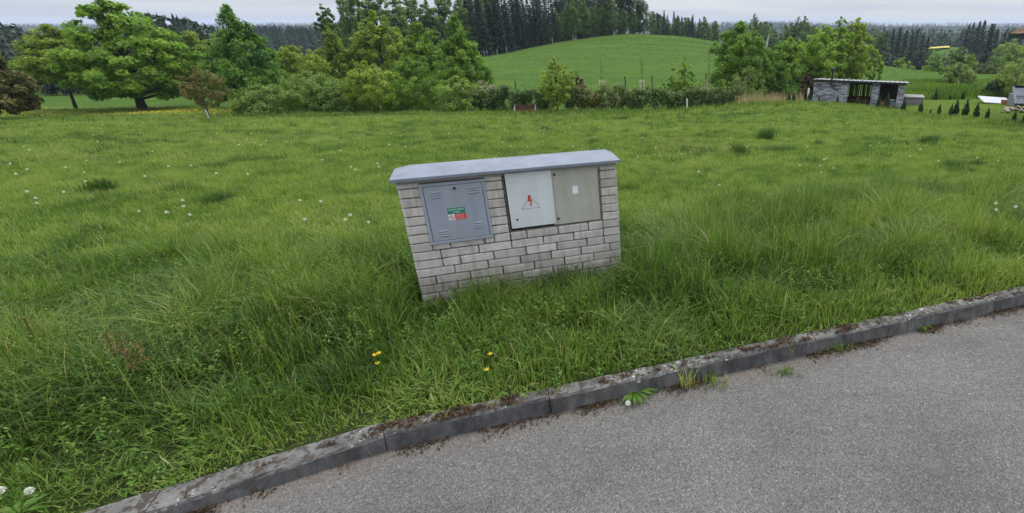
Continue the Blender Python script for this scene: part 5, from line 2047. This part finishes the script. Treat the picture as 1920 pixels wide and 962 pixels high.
# ------------------------------------------------------------------ light, sky, camera
SUN_EL, SUN_AZ = RAD(56), RAD(35)           # azimuth from +Y towards +X
w = bpy.data.worlds.new('World')
sc.world = w
w.use_nodes = True
nt = w.node_tree
nt.nodes.clear()
out = nt.nodes.new('ShaderNodeOutputWorld')
bg = nt.nodes.new('ShaderNodeBackground')
sky = nt.nodes.new('ShaderNodeTexSky')
sky.sky_type = 'NISHITA'
sky.sun_disc = False
sky.sun_elevation = SUN_EL
sky.sun_rotation = SUN_AZ
tc = nt.nodes.new('ShaderNodeTexCoord')
sep = nt.nodes.new('ShaderNodeSeparateXYZ')
nt.links.new(tc.outputs['Generated'], sep.inputs[0])
# overcast layer: three times brighter overhead than at the horizon, broken softly by cloud noise
mr = nt.nodes.new('ShaderNodeMapRange')
mr.inputs['From Min'].default_value = 0
mr.inputs['From Max'].default_value = 1
mr.inputs['To Min'].default_value = 1
mr.inputs['To Max'].default_value = 3.7
nt.links.new(sep.outputs[2], mr.inputs['Value'])
mp = nt.nodes.new('ShaderNodeMapping')
mp.inputs['Scale'].default_value = (1, 1, 16)
nt.links.new(tc.outputs['Generated'], mp.inputs[0])
cn = nt.nodes.new('ShaderNodeTexNoise')
cn.inputs['Scale'].default_value = 3.2
cn.inputs['Detail'].default_value = 6
nt.links.new(mp.outputs[0], cn.inputs['Vector'])
ccol = ramp(nt, cn.outputs['Fac'], [(.34, (.76, .82, .955)), (.62, (.985, 1.02, 1.10))])
vm = nt.nodes.new('ShaderNodeVectorMath')
vm.operation = 'SCALE'
nt.links.new(ccol, vm.inputs[0])
nt.links.new(mr.outputs[0], vm.inputs['Scale'])
vm2 = nt.nodes.new('ShaderNodeVectorMath')
vm2.operation = 'SCALE'
vm2.inputs['Scale'].default_value = 5.2
nt.links.new(vm.outputs[0], vm2.inputs[0])
mixed = mixc(nt, .9, sky.outputs[0], vm2.outputs[0])
nt.links.new(mixed, bg.inputs[0])
bg.inputs[1].default_value = .1
nt.links.new(bg.outputs[0], out.inputs[0])

sl = bpy.data.lights.new('sun', 'SUN')
sl.energy = 1.8
sl.angle = RAD(12)
sl.color = (1, .95, .88)
so = bpy.data.objects.new('sun', sl)
COL.objects.link(so)
from mathutils import Vector
dirv = Vector((sin(SUN_AZ) * cos(SUN_EL), cos(SUN_AZ) * cos(SUN_EL), sin(SUN_EL)))
so.rotation_euler = (-dirv).to_track_quat('-Z', 'Y').to_euler()
so.location = (0, 0, 30)

cam = bpy.data.cameras.new('camera')
cam.sensor_width = 36
cam.lens = FPX / 1920 * 36
cam.shift_x = -(PX0 - 960) / 1920
cam.shift_y = 0
cam.clip_start = .05
cam.clip_end = 20000
co = bpy.data.objects.new('camera', cam)
COL.objects.link(co)
co.location = (0, 0, CAMH)
co.rotation_euler = (RAD(90) - PITCH, 0, 0)
sc.camera = co

sc.render.engine = 'CYCLES'
sc.cycles.max_bounces = 6
sc.cycles.diffuse_bounces = 3
sc.cycles.transmission_bounces = 3
sc.cycles.volume_bounces = 0
sc.cycles.use_denoising = True
sc.view_settings.view_transform = 'Standard'
sc.view_settings.look = 'None'
sc.view_settings.exposure = .42
sc.view_settings.gamma = 1
